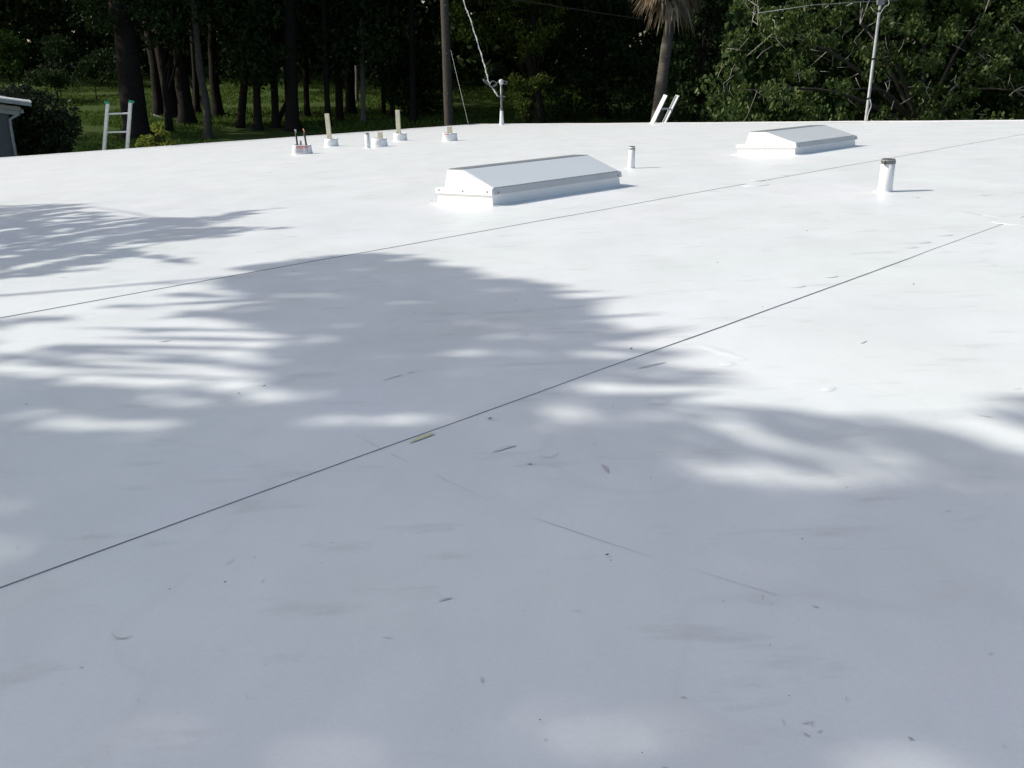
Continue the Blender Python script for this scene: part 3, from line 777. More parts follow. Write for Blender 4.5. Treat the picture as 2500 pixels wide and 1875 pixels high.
def rake(x0, x1, z0_, th, y0, y1, name, m, parent=shed):       # sloping board, x0 right end, rising to the left
    mm = MB(sh_base); a = np.array([x0, y0, z0_]); dz = (x0 - x1) * pit
    mm.hexa([(x0, y0, z0_ - th), (x0, y1, z0_ - th), (x1, y1, z0_ - th + dz), (x1, y0, z0_ - th + dz),
             (x0, y0, z0_), (x0, y1, z0_), (x1, y1, z0_ + dz), (x1, y0, z0_ + dz)]); return mm.build(name, m, parent)
rf = rake(xo, xm, sh(78, 247)[2], .035, yf - .45, yf + 1.5, 'roof', 'white_metal')
rake(xo - .015, xm, sh(78, 247)[2] - .037, .085, yf - .43, yf - .39, 'rake_board', 'shed_trim')
xo2 = sh(52, 262)[0]
rake(xo2, xm, sh(52, 262)[2] + .02, .10, yf - .20, yf - .16, 'rake_board', 'shed_trim')
rake(xo2 - .04, xm, sh(50, 275)[2] + .06, .13, yf - .12, yf - .07, 'rake_board', 'shed_trim')
mm = MB(sh_base); L0 = sh(78, 247)[2] + (xo - xm) * pit     # far slope of the roof
mm.hexa([(xm, yf - .45, L0 - .035), (xm, yf + 1.5, L0 - .035), (2 * xm - xo, yf + 1.5, L0 - .035 - (xo - xm) * pit), (2 * xm - xo, yf - .45, L0 - .035 - (xo - xm) * pit),
         (xm, yf - .45, L0), (xm, yf + 1.5, L0), (2 * xm - xo, yf + 1.5, L0 - (xo - xm) * pit), (2 * xm - xo, yf - .45, L0 - (xo - xm) * pit)])
mm.build('roof_slope', 'white_metal', shed)
mm = MB(sh_base); gp = [np.array([xo2 - .05, yf - .10, zE - .03]), np.array([xr + .12, yf - .08, zE - .10]), np.array([xr + .02, yf - .07, zE - .17]), np.array([xr + .005, yf - .07, zE - .4]), np.array([xr + .005, yf - .07, zg + .1])]
mm.tube(gp, .04, 8); mm.build('downspout', 'shed_trim', shed, True)
mm = MB(sh_base); mm.box((xo2 + .02, yf + .7, zE + .03), (.05, 0, 0), (0, .75, 0), (0, 0, .05)); mm.build('gutter', 'shed_trim', shed)
shed.rotation_euler = (0, 0, math.atan2(-sh_base[0], sh_base[1]))

# ================================================================== trees: trunks read from their places in the wood
def tree_obj(name, label, cat, base, group=None):
    o = empty(name, base); tag(o, label, cat, group); return o

def trunk_tree(name, label, pts, width0, width1, bark, depth=None, crown=None, group=None, leaf='leaf_wood', topz=14.0, per=42):
    """pts: pixel points up the trunk, base first; base on the ground"""
    p0, dep = ground_at(*pts[0]) if depth is None else (None, depth)
    if depth is not None:
        p0 = at(pts[0][0], pts[0][1], depth); p0[2] = gz(p0[0], p0[1])
    W_ = [at(px, py, dep) for px, py in pts]; W_[0] = p0
    d = W_[-1] - W_[-2]; d /= np.linalg.norm(d)
    if d[2] < .8: d = d * .5 + Z; d /= np.linalg.norm(d)
    while W_[-1][2] < topz - 1: W_.append(W_[-1] + d * 1.6 + np.array([rng.uniform(-.12, .12), rng.uniform(-.12, .12), 0])); d = d * .85 + Z * .15; d /= np.linalg.norm(d)
    C_ = curve3(W_, 5); n_ = len(C_)
    r0, r1_ = width0 * dep / F_PX / 2, width1 * dep / F_PX / 2
    zs = np.array([c[2] - p0[2] for c in C_])
    rad = [r0 + (r1_ - r0) * min(1, z / max(zs[min(len(zs) - 1, 5 * (len(pts) - 1))], .1)) if z < zs[min(len(zs) - 1, 5 * (len(pts) - 1))] else r1_ * max(.35, 1 - (z - zs[min(len(zs) - 1, 5 * (len(pts) - 1))]) / 16) for z in zs]
    rad[0] *= 1.45; rad[1] *= 1.12
    root = tree_obj(name, label, 'tree', p0, group)
    C_ = [C_[0] - Z * .35] + C_; rad = [rad[0] * 1.1] + rad
    MB(p0).tube(C_, rad, 12, wob=.16).build('trunk', bark, root, True)
    if crown:
        n_l, rr, zlo = crown; mbl = MB(p0); cs = []; rs = []
        for k in range(n_l):
            f = rng.uniform(.45, 1); c0 = C_[min(len(C_) - 1, int(f * len(C_)))]
            if c0[2] < zlo: c0 = C_[-2]
            a = 2.4 * k + rng.uniform(-.4, .4); L_ = rr * rng.uniform(.5, 1)
            e = c0 + np.array([math.cos(a) * L_, math.sin(a) * L_, rng.uniform(-.2, .35) * L_])
            m1 = (c0 + e) / 2 + np.array([0, 0, .12 * L_])
            mbl.tube(curve3([c0, m1, e], 4), list(np.linspace(.10, .025, 9)), 6)
            for q in range(6):
                t = rng.uniform(.35, 1.1); cs.append(c0 + (e - c0) * t + rng.normal(size=3) * .55); rs.append(rng.uniform(.55, 1.1))
        mbl.build('limbs', bark, root, True)
        foliage('crown', clumps(cs, rs, per), .30, leaf, root, origin=p0, nseg=2, aspect=.6)
    return root

G1 = 'trees of the shaded wood behind the roof'
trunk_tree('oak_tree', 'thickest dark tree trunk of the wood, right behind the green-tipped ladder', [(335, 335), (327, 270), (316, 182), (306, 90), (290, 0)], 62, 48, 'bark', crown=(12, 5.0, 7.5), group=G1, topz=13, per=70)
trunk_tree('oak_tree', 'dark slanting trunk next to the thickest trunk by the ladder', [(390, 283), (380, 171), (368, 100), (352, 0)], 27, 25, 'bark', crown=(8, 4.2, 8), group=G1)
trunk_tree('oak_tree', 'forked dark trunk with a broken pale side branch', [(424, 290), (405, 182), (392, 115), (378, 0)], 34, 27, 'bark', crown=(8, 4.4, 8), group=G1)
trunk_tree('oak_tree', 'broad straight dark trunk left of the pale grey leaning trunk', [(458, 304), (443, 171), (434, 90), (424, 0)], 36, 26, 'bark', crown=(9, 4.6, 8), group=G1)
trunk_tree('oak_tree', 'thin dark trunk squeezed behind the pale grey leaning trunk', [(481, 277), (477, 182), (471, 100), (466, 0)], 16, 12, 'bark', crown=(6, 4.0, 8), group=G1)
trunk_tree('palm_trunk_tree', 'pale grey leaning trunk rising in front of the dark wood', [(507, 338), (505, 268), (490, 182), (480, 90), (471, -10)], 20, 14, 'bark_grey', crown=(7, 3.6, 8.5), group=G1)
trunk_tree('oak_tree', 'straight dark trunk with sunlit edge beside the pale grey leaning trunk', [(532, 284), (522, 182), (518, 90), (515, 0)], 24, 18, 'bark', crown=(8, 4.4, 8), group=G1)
for (x, yb, w, lean, lb_) in ((630, 318, 20, -8, 'dark trunk with low crooked limb beside the small lit lawn patch'),
                              (674, 312, 19, -10, 'dark trunk close beside the wide black trunk, on its lawn side'),
                              (750, 287, 15, -7, 'slim trunk between the wide black trunk and the tall leaning timber post'),
                              (802, 309, 14, -10, 'slim trunk directly behind the tall leaning timber post'),
                              (937, 281, 9, -6, 'thinnest dark trunk, right behind the taller straight timber post'),
                              (959, 287, 12, -6, 'thin dark trunk between the straight timber post and the drooping young tree'),
                              (1010, 298, 18, -5, 'stout dark trunk among the drooping leaves next to the utility pole')):
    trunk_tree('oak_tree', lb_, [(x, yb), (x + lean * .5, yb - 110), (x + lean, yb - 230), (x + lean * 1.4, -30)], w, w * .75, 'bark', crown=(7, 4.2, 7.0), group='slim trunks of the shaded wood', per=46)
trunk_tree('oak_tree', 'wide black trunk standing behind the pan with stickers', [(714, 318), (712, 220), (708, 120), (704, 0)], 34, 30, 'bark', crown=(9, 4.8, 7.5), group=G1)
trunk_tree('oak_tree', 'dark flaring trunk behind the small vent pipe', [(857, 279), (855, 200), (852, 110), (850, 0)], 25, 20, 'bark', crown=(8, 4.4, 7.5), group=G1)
trunk_tree('palm_trunk_tree', 'pale straight palm-like trunk between dark trunks', [(887, 298), (886, 220), (884, 165), (882, 90), (880, 0)], 13, 11, 'bark_pale', crown=(6, 3.8, 7.5), group=G1)
trunk_tree('palm_trunk_tree', 'thin pale trunk far back in the wood', [(871, 250), (871, 200), (870, 120), (870, 0)], 9, 8, 'bark_pale', crown=(5, 3.6, 7.5), group=G1)
# side branches on two of the trunks read as deadwood standing near them
def deadwood(name, label, paths, m, base, cat, group=None):
    root = empty(name, base); tag(root, label, cat, group)
    for pts, r in paths: MB(base).tube(curve3(pts, 4), list(np.linspace(r, r * .45, 4 * (len(pts) - 1) + 1)), 7).build('branch', m, root, True)
    return root
def gp(px, py): return ground_at(px, py)
def on_g(px, py, up_pts, r, name, label, m='dead_wood', cat='dead wood', group=None):
    p, dep = gp(px, py); p[2] = gz(p[0], p[1]) - .03
    return deadwood(name, label, [([p] + [at(x, y, dep) for x, y in up], r_) for up, r_ in zip(up_pts, r)], m, p, cat, group)
on_g(65, 178, [[(61, 155), (57, 132)], [(64, 160), (69, 140)]], [.20, .13], 'tree_stump', 'pale splintered stump at the edge of the lawn', cat='stump')
on_g(150, 195, [[(138, 162), (131, 137)], [(158, 165), (175, 155), (178, 195)], [(150, 160), (123, 153), (122, 158)]], [.09, .10, .09], 'fallen_branch', 'heap of pale broken branches on the lawn')
on_g(235, 180, [[(225, 160), (207, 166)], [(238, 150), (246, 148), (252, 165)]], [.10, .12], 'fallen_branch', 'white broken limbs lying before the dark shrubs')
on_g(310, 184, [[(295, 178), (282, 180)], [(340, 181), (375, 180)]], [.07, .07], 'fallen_branch', 'pale pole lying across the lawn behind the trunks')
on_g(402, 291, [[(388, 286), (374, 280)]], [.07], 'fallen_log', 'short pale log lying by the trunk roots', cat='log')
on_g(500, 262, [[(487, 238), (470, 215), (461, 195)]], [.13], 'broken_limb', 'dark broken limb slanting up against the pale grey trunk', m='bark')
on_g(676, 300, [[(688, 275), (699, 250), (712, 232)]], [.13], 'broken_limb', 'dark crooked limb leaning on the wide black trunk', m='bark')

# palm with a skirt of dead fronds
PD = 30.0
pp = at(1602, 330, PD); pp[2] = gz(pp[0], pp[1])
palm = tree_obj('palm_tree', 'leaning palm with a skirt of brown dead fronds', 'palm', pp)
pts = [pp - Z * .2, at(1604, 290, PD), at(1616, 200, PD), at(1628, 110, PD), at(1636, 50, PD), at(1640, 0, PD), at(1642, -60, PD)]
MB(pp).tube(curve3(pts, 6), list(np.linspace(.21, .135, 37)), 14, wob=.14).build('trunk', 'bark_palm', palm, True)
hub = pts[-1]
def fan(mbv, mbt, start, direction, L, nleaf, spread, wid, drop):
    d = np.asarray(direction, float); d /= np.linalg.norm(d); s = np.cross(d, Z); s /= (np.linalg.norm(s) + 1e-9); nrm = np.cross(s, d)
    tipc = start + d * L * .55
    for k in range(nleaf):
        a = (k / (nleaf - 1) - .5) * spread; l = L * (.62 - .18 * abs(k / (nleaf - 1) - .5)) * rng.uniform(.85, 1.1)
        dd = d * math.cos(a) + s * math.sin(a); e = tipc + dd * l - Z * drop * l * rng.uniform(.6, 1.3); mid = tipc + dd * l * .5 - Z * drop * .15 * l
        q = np.cross(dd, nrm); b = len(mbv)
        mbv += [tipc, mid - q * wid, mid + q * wid, e]; mbt += [(b, b + 1, b + 2), (b + 1, b + 3, b + 2)]
    b = len(mbv); mbv += [start - s * .02, start + s * .02, tipc + s * .012, tipc - s * .012]; mbt += [(b, b + 1, b + 2), (b, b + 2, b + 3)]
gv, gt, dv_, dt_ = [], [], [], []
for k in range(34):
    a = 2.4 * k; fan(gv, gt, hub + Z * .2, (math.cos(a), math.sin(a), rng.uniform(-.1, 1.3)), rng.uniform(1.6, 2.1), 20, 2.3, .035, .35)
for k in range(40):
    a = 2.4 * k + .3; s0 = hub - Z * rng.uniform(-.35, .45); fan(dv_, dt_, s0 + np.array([math.cos(a), math.sin(a), 0]) * .12, (math.cos(a) * .75, math.sin(a) * .75, rng.uniform(-1.1, .1)), rng.uniform(.75, 1.35), 9, 1.5, .045, .75)
np_mesh('green_fronds', np.array(gv) - pp, np.array(gt), 'frond', palm)
np_mesh('dead_fronds', np.array(dv_) - pp, np.array(dt_), 'frond_dead', palm)

# ------------------------------------------------------------------ foliage read from the photo
def inside(poly, x, y):
    c = np.zeros(len(x), bool); n_ = len(poly)
    for i in range(n_):
        x0, y0 = poly[i]; x1, y1 = poly[(i + 1) % n_]
        if y0 == y1: continue
        hit = ((y0 > y) != (y1 > y)) & (x < (x1 - x0) * (y - y0) / (y1 - y0) + x0); c ^= hit
    return c
def sample_poly(poly, n):
    P_ = np.array(poly); lo, hi = P_.min(0), P_.max(0); xs, ys = [], []
    while len(xs) < n:
        x = rng.uniform(lo[0], hi[0], n); y = rng.uniform(lo[1], hi[1], n); k = inside(poly, x, y); xs += list(x[k]); ys += list(y[k])
    return np.array(xs[:n]), np.array(ys[:n])
def at_many(x, y, d):
    r = fwd + np.outer((x - 1250) / F_PX, RIGHT) - np.outer((y - 937.5) / F_PX, UP); return CAM + r * d[:, None]

# broad-leaved tree at the right
BD = 17.5
polyR = [(1815, -260), (1800, 20), (1770, 110), (1720, 175), (1703, 232), (1735, 262), (1742, 330), (2900, 330), (2900, -260)]
bx, by = sample_poly(polyR, 520)
bd = BD + 2.6 + np.clip(rng.normal(size=520), -1.6, 1.6) * 1.3
keep = ~((np.hypot((bx - 1860) / 38, (by - 140) / 42) < 1)); bx, by, bd = bx[keep], by[keep], bd[keep]
cent = at_many(bx, by, bd)
tb = np.array([at(2260, 250, 20.5)[0], at(2260, 250, 20.5)[1], 0.0]); tb[2] = gz(tb[0], tb[1])
broad = tree_obj('broadleaf_tree', 'dense broad-leaved tree with pale twigs filling the right behind the roof', 'tree', tb)
mbt_ = MB(tb); fork = tb + Z * 2.2
mbt_.tube([tb - Z * .3, tb + Z * .9, fork], [.30, .22, .19], 12, wob=.15)
lim = []
for (px, py, dd) in ((1850, 60, 19.4), (1800, 220, 19), (1960, -100, 20), (2100, 60, 19), (2250, -150, 21), (2400, 40, 19.2), (2600, -60, 20.5), (2050, 220, 19), (2480, 220, 19.4)):
    e = at(px, py, dd); m1 = fork + (e - fork) * .5 + Z * .35; c_ = curve3([fork - Z * .1, m1, e], 5)
    mbt_.tube(c_, list(np.linspace(.065, .008, len(c_))), 7); lim.append(c_)
mbt_.build('trunk', 'bark_grey', broad, True)
tw = MB(tb)
limpts = np.array([p for c in lim for p in c[3:]])
for c in cent[::6]:
    q = limpts[np.argmin(((limpts - c) ** 2).sum(1))]; m1 = (q + c) / 2 + rng.normal(size=3) * .10
    tw.tube([q, m1, c + rng.normal(size=3) * .1], [.009, .006, .003], 5, caps=False)
tx, ty = sample_poly([(1760, 20), (1730, 260), (2500, 290), (2500, 0), (1850, 0)], 90)
for x, y in zip(tx, ty):                          # bare pale twigs that poke out
    d0 = BD + .9 + rng.uniform(0, 2.4); a = rng.uniform(0, 2 * math.pi); l = rng.uniform(15, 48)
    p0_ = at(x, y, d0); p1_ = at(x + math.cos(a) * l * .5 + rng.normal() * 4, y + math.sin(a) * l * .5, d0 - .1); p2_ = at(x + math.cos(a + rng.normal() * .4) * l, y + math.sin(a) * l, d0 - .05)
    tw.tube([p0_, p1_, p2_], [.0065, .005, .003], 5, caps=False)
stuff(tw.build('twigs', 'twig', broad, True))
lc = clumps(cent, rng.uniform(.14, .36, len(cent)), 84, .8)
foliage('crown', lc, .092, 'leaf_broad', broad, origin=tb, aspect=.62, fold=.22, hang=.75)
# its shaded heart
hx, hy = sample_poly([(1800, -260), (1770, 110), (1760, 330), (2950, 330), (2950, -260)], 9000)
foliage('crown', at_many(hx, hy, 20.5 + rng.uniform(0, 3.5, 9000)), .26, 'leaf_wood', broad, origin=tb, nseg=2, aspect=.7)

# feathery sunlit trees behind the pole
def leafy(name, label, base_px, depth, poly, n_cl, rcl, per, size, leaf, group=None, spread=2.0, trunk_h=3.0, bark='bark', aspect=.5, hang=.2, cat='tree', mid=None):
    tb = at(base_px[0], base_px[1], depth); tb[2] = gz(tb[0], tb[1])
    root = tree_obj(name, label, cat, tb, group)
    x, y = sample_poly(poly, n_cl); c = at_many(x, y, depth + rng.uniform(-spread, spread, n_cl))
    c = c[c[:, 2] > tb[2] + .1]
    if mid is None: mid = c.mean(0)
    m_ = MB(tb); spine = curve3([tb - Z * .15, tb + (mid - tb) * .5, mid], 4)
    m_.tube(spine, list(np.linspace(trunk_h * .055, trunk_h * .02, len(spine))), 9, wob=.1)
    for q in c[::max(1, n_cl // 24)]:
        a = spine[rng.integers(2, len(spine))]; m_.tube([a, (a + q) / 2 + Z * .1, q], [trunk_h * .014, trunk_h * .009, trunk_h * .004], 5, caps=False)
    m_.build('trunk' if cat == 'tree' else 'stems', bark, root, True)
    foliage('crown' if cat == 'tree' else 'leaves', clumps(c, rng.uniform(rcl * .5, rcl * 1.2, len(c)), per), size, leaf, root, origin=tb, aspect=aspect, hang=hang, nseg=2)
    return root
leafy('cypress_tree', 'yellow-green feathery tree catching sun behind the white service cable', (1330, 330), 37, [(1100, -260), (1105, 60), (1150, 110), (1230, 90), (1260, 140), (1330, 120), (1390, 60), (1400, -260)], 230, .62, 60, .17, 'leaf_mid', spread=1.6, trunk_h=4)
leafy('cypress_tree', 'small sunlit feathery sapling to the right of the service mast', (1290, 330), 33, [(1255, 190), (1300, 195), (1335, 190), (1300, 230), (1300, 260), (1275, 285), (1262, 250)], 40, .30, 46, .12, 'leaf_mid', spread=.5, trunk_h=1.2)
leafy('shrub_tree', 'dark drooping young tree standing left of the service mast', (1000, 320), 42, [(960, 130), (1000, 100), (1060, 120), (1090, 200), (1060, 270), (960, 260), (940, 200)], 90, .75, 44, .22, 'leaf_wood', trunk_h=2.5)
leafy('shrub_tree', 'dark leafy tree hanging over the trunks behind the pitch pans', (585, 310), 38, [(535, -150), (535, 60), (560, 150), (600, 205), (650, 195), (690, 140), (690, -150)], 190, .75, 50, .22, 'leaf_wood', trunk_h=3.5)
leafy('shrub_tree', 'dark leafy tree hanging low behind the tall timber posts', (830, 310), 40, [(690, -150), (700, 120), (760, 165), (840, 150), (930, 140), (960, -150)], 230, .8, 50, .24, 'leaf_wood', trunk_h=3.5)
leafy('shrub_tree', 'deep green tree in shade left of the leaning palm', (1470, 330), 40, [(1340, -200), (1330, 150), (1350, 310), (1600, 310), (1600, -200)], 240, .9, 40, .24, 'leaf_wood', trunk_h=3.5)
leafy('shrub_tree', 'deep green tree in shade right of the leaning palm', (1720, 330), 36, [(1640, -200), (1640, 310), (1800, 310), (1820, -200)], 170, .8, 40, .22, 'leaf_wood', trunk_h=3.5)
leafy('shrub_tree', 'dark leafy tree veiling the tops of the trunks by the ladder', (415, 320), 36.5, [(190, -160), (200, 40), (260, 75), (330, 50), (380, 110), (430, 120), (470, 60), (540, 50), (540, -160)], 200, .7, 44, .20, 'leaf_wood', trunk_h=3.0)
leafy('shrub', 'dark rounded bush beside the grey shed', (110, 360), 26.5, [(0, 225), (60, 215), (90, 228), (125, 235), (160, 255), (188, 285), (185, 330), (150, 380), (20, 380), (10, 300)], 150, .34, 60, .12, 'leaf_bush', spread=.8, trunk_h=1.2, cat='shrub')
leafy('shrub', 'yellow-green leafy shrub just right of the green-tipped ladder', (380, 372), 22.5, [(340, 345), (355, 325), (372, 312), (388, 298), (398, 300), (405, 320), (416, 335), (420, 358), (330, 368)], 34, .13, 24, .085, 'leaf_yellow', spread=.25, trunk_h=.6, cat='shrub', aspect=.6)
leafy('shrub', 'bright green bush at the far end of the lawn', (25, 178), 72, [(-40, 70), (0, 80), (40, 85), (55, 110), (55, 150), (30, 175), (-40, 175)], 90, .8, 42, .25, 'leaf_bright', trunk_h=2, cat='shrub')
leafy('shrub', 'blue-green bush above the broken branches on the lawn', (150, 170), 68, [(112, 110), (130, 92), (150, 98), (178, 112), (172, 150), (120, 145)], 60, .7, 40, .24, 'leaf_wood', trunk_h=2, cat='shrub')
leafy('shrub', 'low brushy bush in front of the broken branches', (140, 205), 52, [(65, 185), (100, 170), (150, 178), (180, 195), (170, 205), (80, 205)], 60, .5, 40, .18, 'leaf_wood', trunk_h=1, cat='shrub')
leafy('shrub', 'low dark shrub heap behind the white broken limbs', (240, 185), 66, [(190, 165), (220, 140), (280, 120), (330, 150), (330, 182), (200, 186)], 80, .7, 40, .24, 'leaf_wood', trunk_h=1.5, cat='shrub')

# wood mass behind everything, and an added shade canopy over it
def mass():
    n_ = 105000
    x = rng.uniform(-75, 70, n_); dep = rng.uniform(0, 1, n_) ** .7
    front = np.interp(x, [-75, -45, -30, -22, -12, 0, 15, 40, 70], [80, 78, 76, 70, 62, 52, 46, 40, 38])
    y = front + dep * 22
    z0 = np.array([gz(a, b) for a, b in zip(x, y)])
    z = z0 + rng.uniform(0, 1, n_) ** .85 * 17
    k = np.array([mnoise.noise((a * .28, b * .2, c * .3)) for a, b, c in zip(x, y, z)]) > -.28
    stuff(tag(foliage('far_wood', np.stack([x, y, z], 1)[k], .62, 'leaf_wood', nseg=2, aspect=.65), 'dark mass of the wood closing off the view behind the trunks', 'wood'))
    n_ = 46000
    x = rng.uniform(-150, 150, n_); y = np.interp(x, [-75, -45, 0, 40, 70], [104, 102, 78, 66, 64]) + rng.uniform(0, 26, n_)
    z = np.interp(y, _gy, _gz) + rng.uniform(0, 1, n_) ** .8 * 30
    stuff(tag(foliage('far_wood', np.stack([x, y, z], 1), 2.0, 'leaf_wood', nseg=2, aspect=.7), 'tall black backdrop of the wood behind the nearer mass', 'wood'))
    # unseen canopy added to shade the wood; gaps let sun onto the lawn
    n_ = 64000
    x = rng.uniform(-75, 34, n_); y = rng.uniform(29, 82, n_); z = rng.uniform(9.5, 15, n_) + np.interp(y, [24, 80], [0, 3])
    sh_t = (z - 2.2) / SUN[2]; gx, gy = x - SUN[0] * sh_t, y - SUN[1] * sh_t
    lawn = inside([(-34, 40), (-17, 38), (-4, 44), (-6, 54), (-16, 70), (-50, 76)], gx, gy) & (np.array([mnoise.noise((a * .22, b * .22, 4)) for a, b in zip(gx, gy)]) > -.35)
    over_house = (y < 33) & (x > -14) 
    opening = (gx > -3) & (gx < 9) & (gy > 30) & (gy < 40) & (np.array([mnoise.noise((a * .4, b * .4, 8)) for a, b in zip(gx, gy)]) > -.2)
    k = ~(lawn | over_house | opening)
    stuff(tag(foliage('shade_canopy', np.stack([x, y, z], 1)[k], .60, 'leaf_wood', nseg=2, aspect=.65), 'unseen leaf canopy added above the trunks to shade the wood', 'canopy'))
mass()

# grass on the lawn beyond the trunks
def lawn():
    n_ = 90000
    t = rng.uniform(0, 1, n_); y = 30 + 48 * t ** 1.2; x = rng.uniform(-.62, .10, n_) * y
    k = np.array([mnoise.noise((a * .25, b * .25, 6)) for a, b in zip(x, y)]) > -.25
    x, y = x[k], y[k]; z = np.array([gz(a, b) for a, b in zip(x, y)]) + .05
    h = rng.uniform(.03, .07, len(x))
    C = np.stack([x, y, z + h * .3], 1); d = rng.normal(size=(len(x), 2)); d /= np.linalg.norm(d, axis=1, keepdims=True)
    s = np.stack([d[:, 0], d[:, 1], np.zeros(len(x))], 1) * .05
    tip = C + np.stack([rng.normal(size=len(x)) * .05, rng.normal(size=len(x)) * .05, h], 1)
    lo = C - np.array([0, 0, .1])
    V = np.stack([lo - s, lo + s, tip], 1).reshape(-1, 3); T = np.arange(len(V)).reshape(-1, 3)
    stuff(tag(np_mesh('grass', V, T, 'grass'), 'short green lawn grass between and beyond the trunks', 'grass'))
lawn()

# thin wire fence across the lawn
fb, fd = ground_at(150, 240); fence = empty('wire_fence', fb); tag(fence, 'thin wire fence with dark posts crossing the lawn', 'fence')
fps = []
for px, py in ((60, 236), (150, 240), (237, 246), (330, 250)):
    p, d = ground_at(px, py); fps.append(p); MB(fb).tube([p - Z * .2, p + Z * .95], .03, 6).build('post', 'bark', fence)
for h in (.3, .6, .9):
    MB(fb).tube([p + Z * h for p in fps], .004, 4).build('wire', 'bark', fence)

# ================================================================== tree overhead that shades the roof (stands beside the house, out to the left)
S_ = 2500 / 2212.0
def pg(l): return [(x * S_, y * S_) for x, y in l]
FULL = pg([(-900, 840), (0, 830), (300, 850), (640, 870), (880, 800), (1130, 800), (1230, 860), (1120, 915), (1380, 960), (1500, 1035), (1700, 1070), (2000, 1070), (2300, 1090), (2900, 1100), (3400, 2300), (-1200, 2300)])
MIDP = pg([(470, 600), (640, 560), (800, 545), (1000, 580), (1150, 612), (1270, 650), (1290, 700), (1240, 760), (1290, 800), (1200, 865), (900, 880), (640, 890), (560, 800), (600, 720), (500, 680)])
LITE = pg([(-500, 680), (0, 690), (200, 660), (420, 630), (520, 650), (620, 720), (720, 850), (400, 870), (-500, 850)])
TOPL = pg([(-700, 430), (0, 445), (150, 438), (230, 470), (420, 470), (600, 448), (420, 490), (620, 490), (450, 515), (250, 530), (330, 548), (480, 575), (300, 560), (200, 580), (0, 605), (-700, 640)])
TIPS = pg([(1130, 700), (1300, 690), (1450, 760), (1480, 790), (1640, 830), (1450, 870), (1180, 900), (1240, 800)])
RGT = pg([(1420, 870), (1700, 870), (1960, 890), (2212, 880), (2700, 880), (2700, 1110), (1900, 1070), (1500, 1035), (1380, 950)])
HOLES = [(430, 1577, 40, 4), (710, 1645, 60, 6), (1345, 1592, 40, 5), (1440, 1564, 24, 4), (1990, 1655, 90, 5),
         (170, 925, 80, 6), (320, 918, 36, 4), (590, 860, 40, 4), (390, 868, 60, 4), (110, 900, 50, 4), (720, 910, 30, 3), (880, 905, 30, 3), (0, 1100, 20, 5), (0, 1190, 22, 5)]
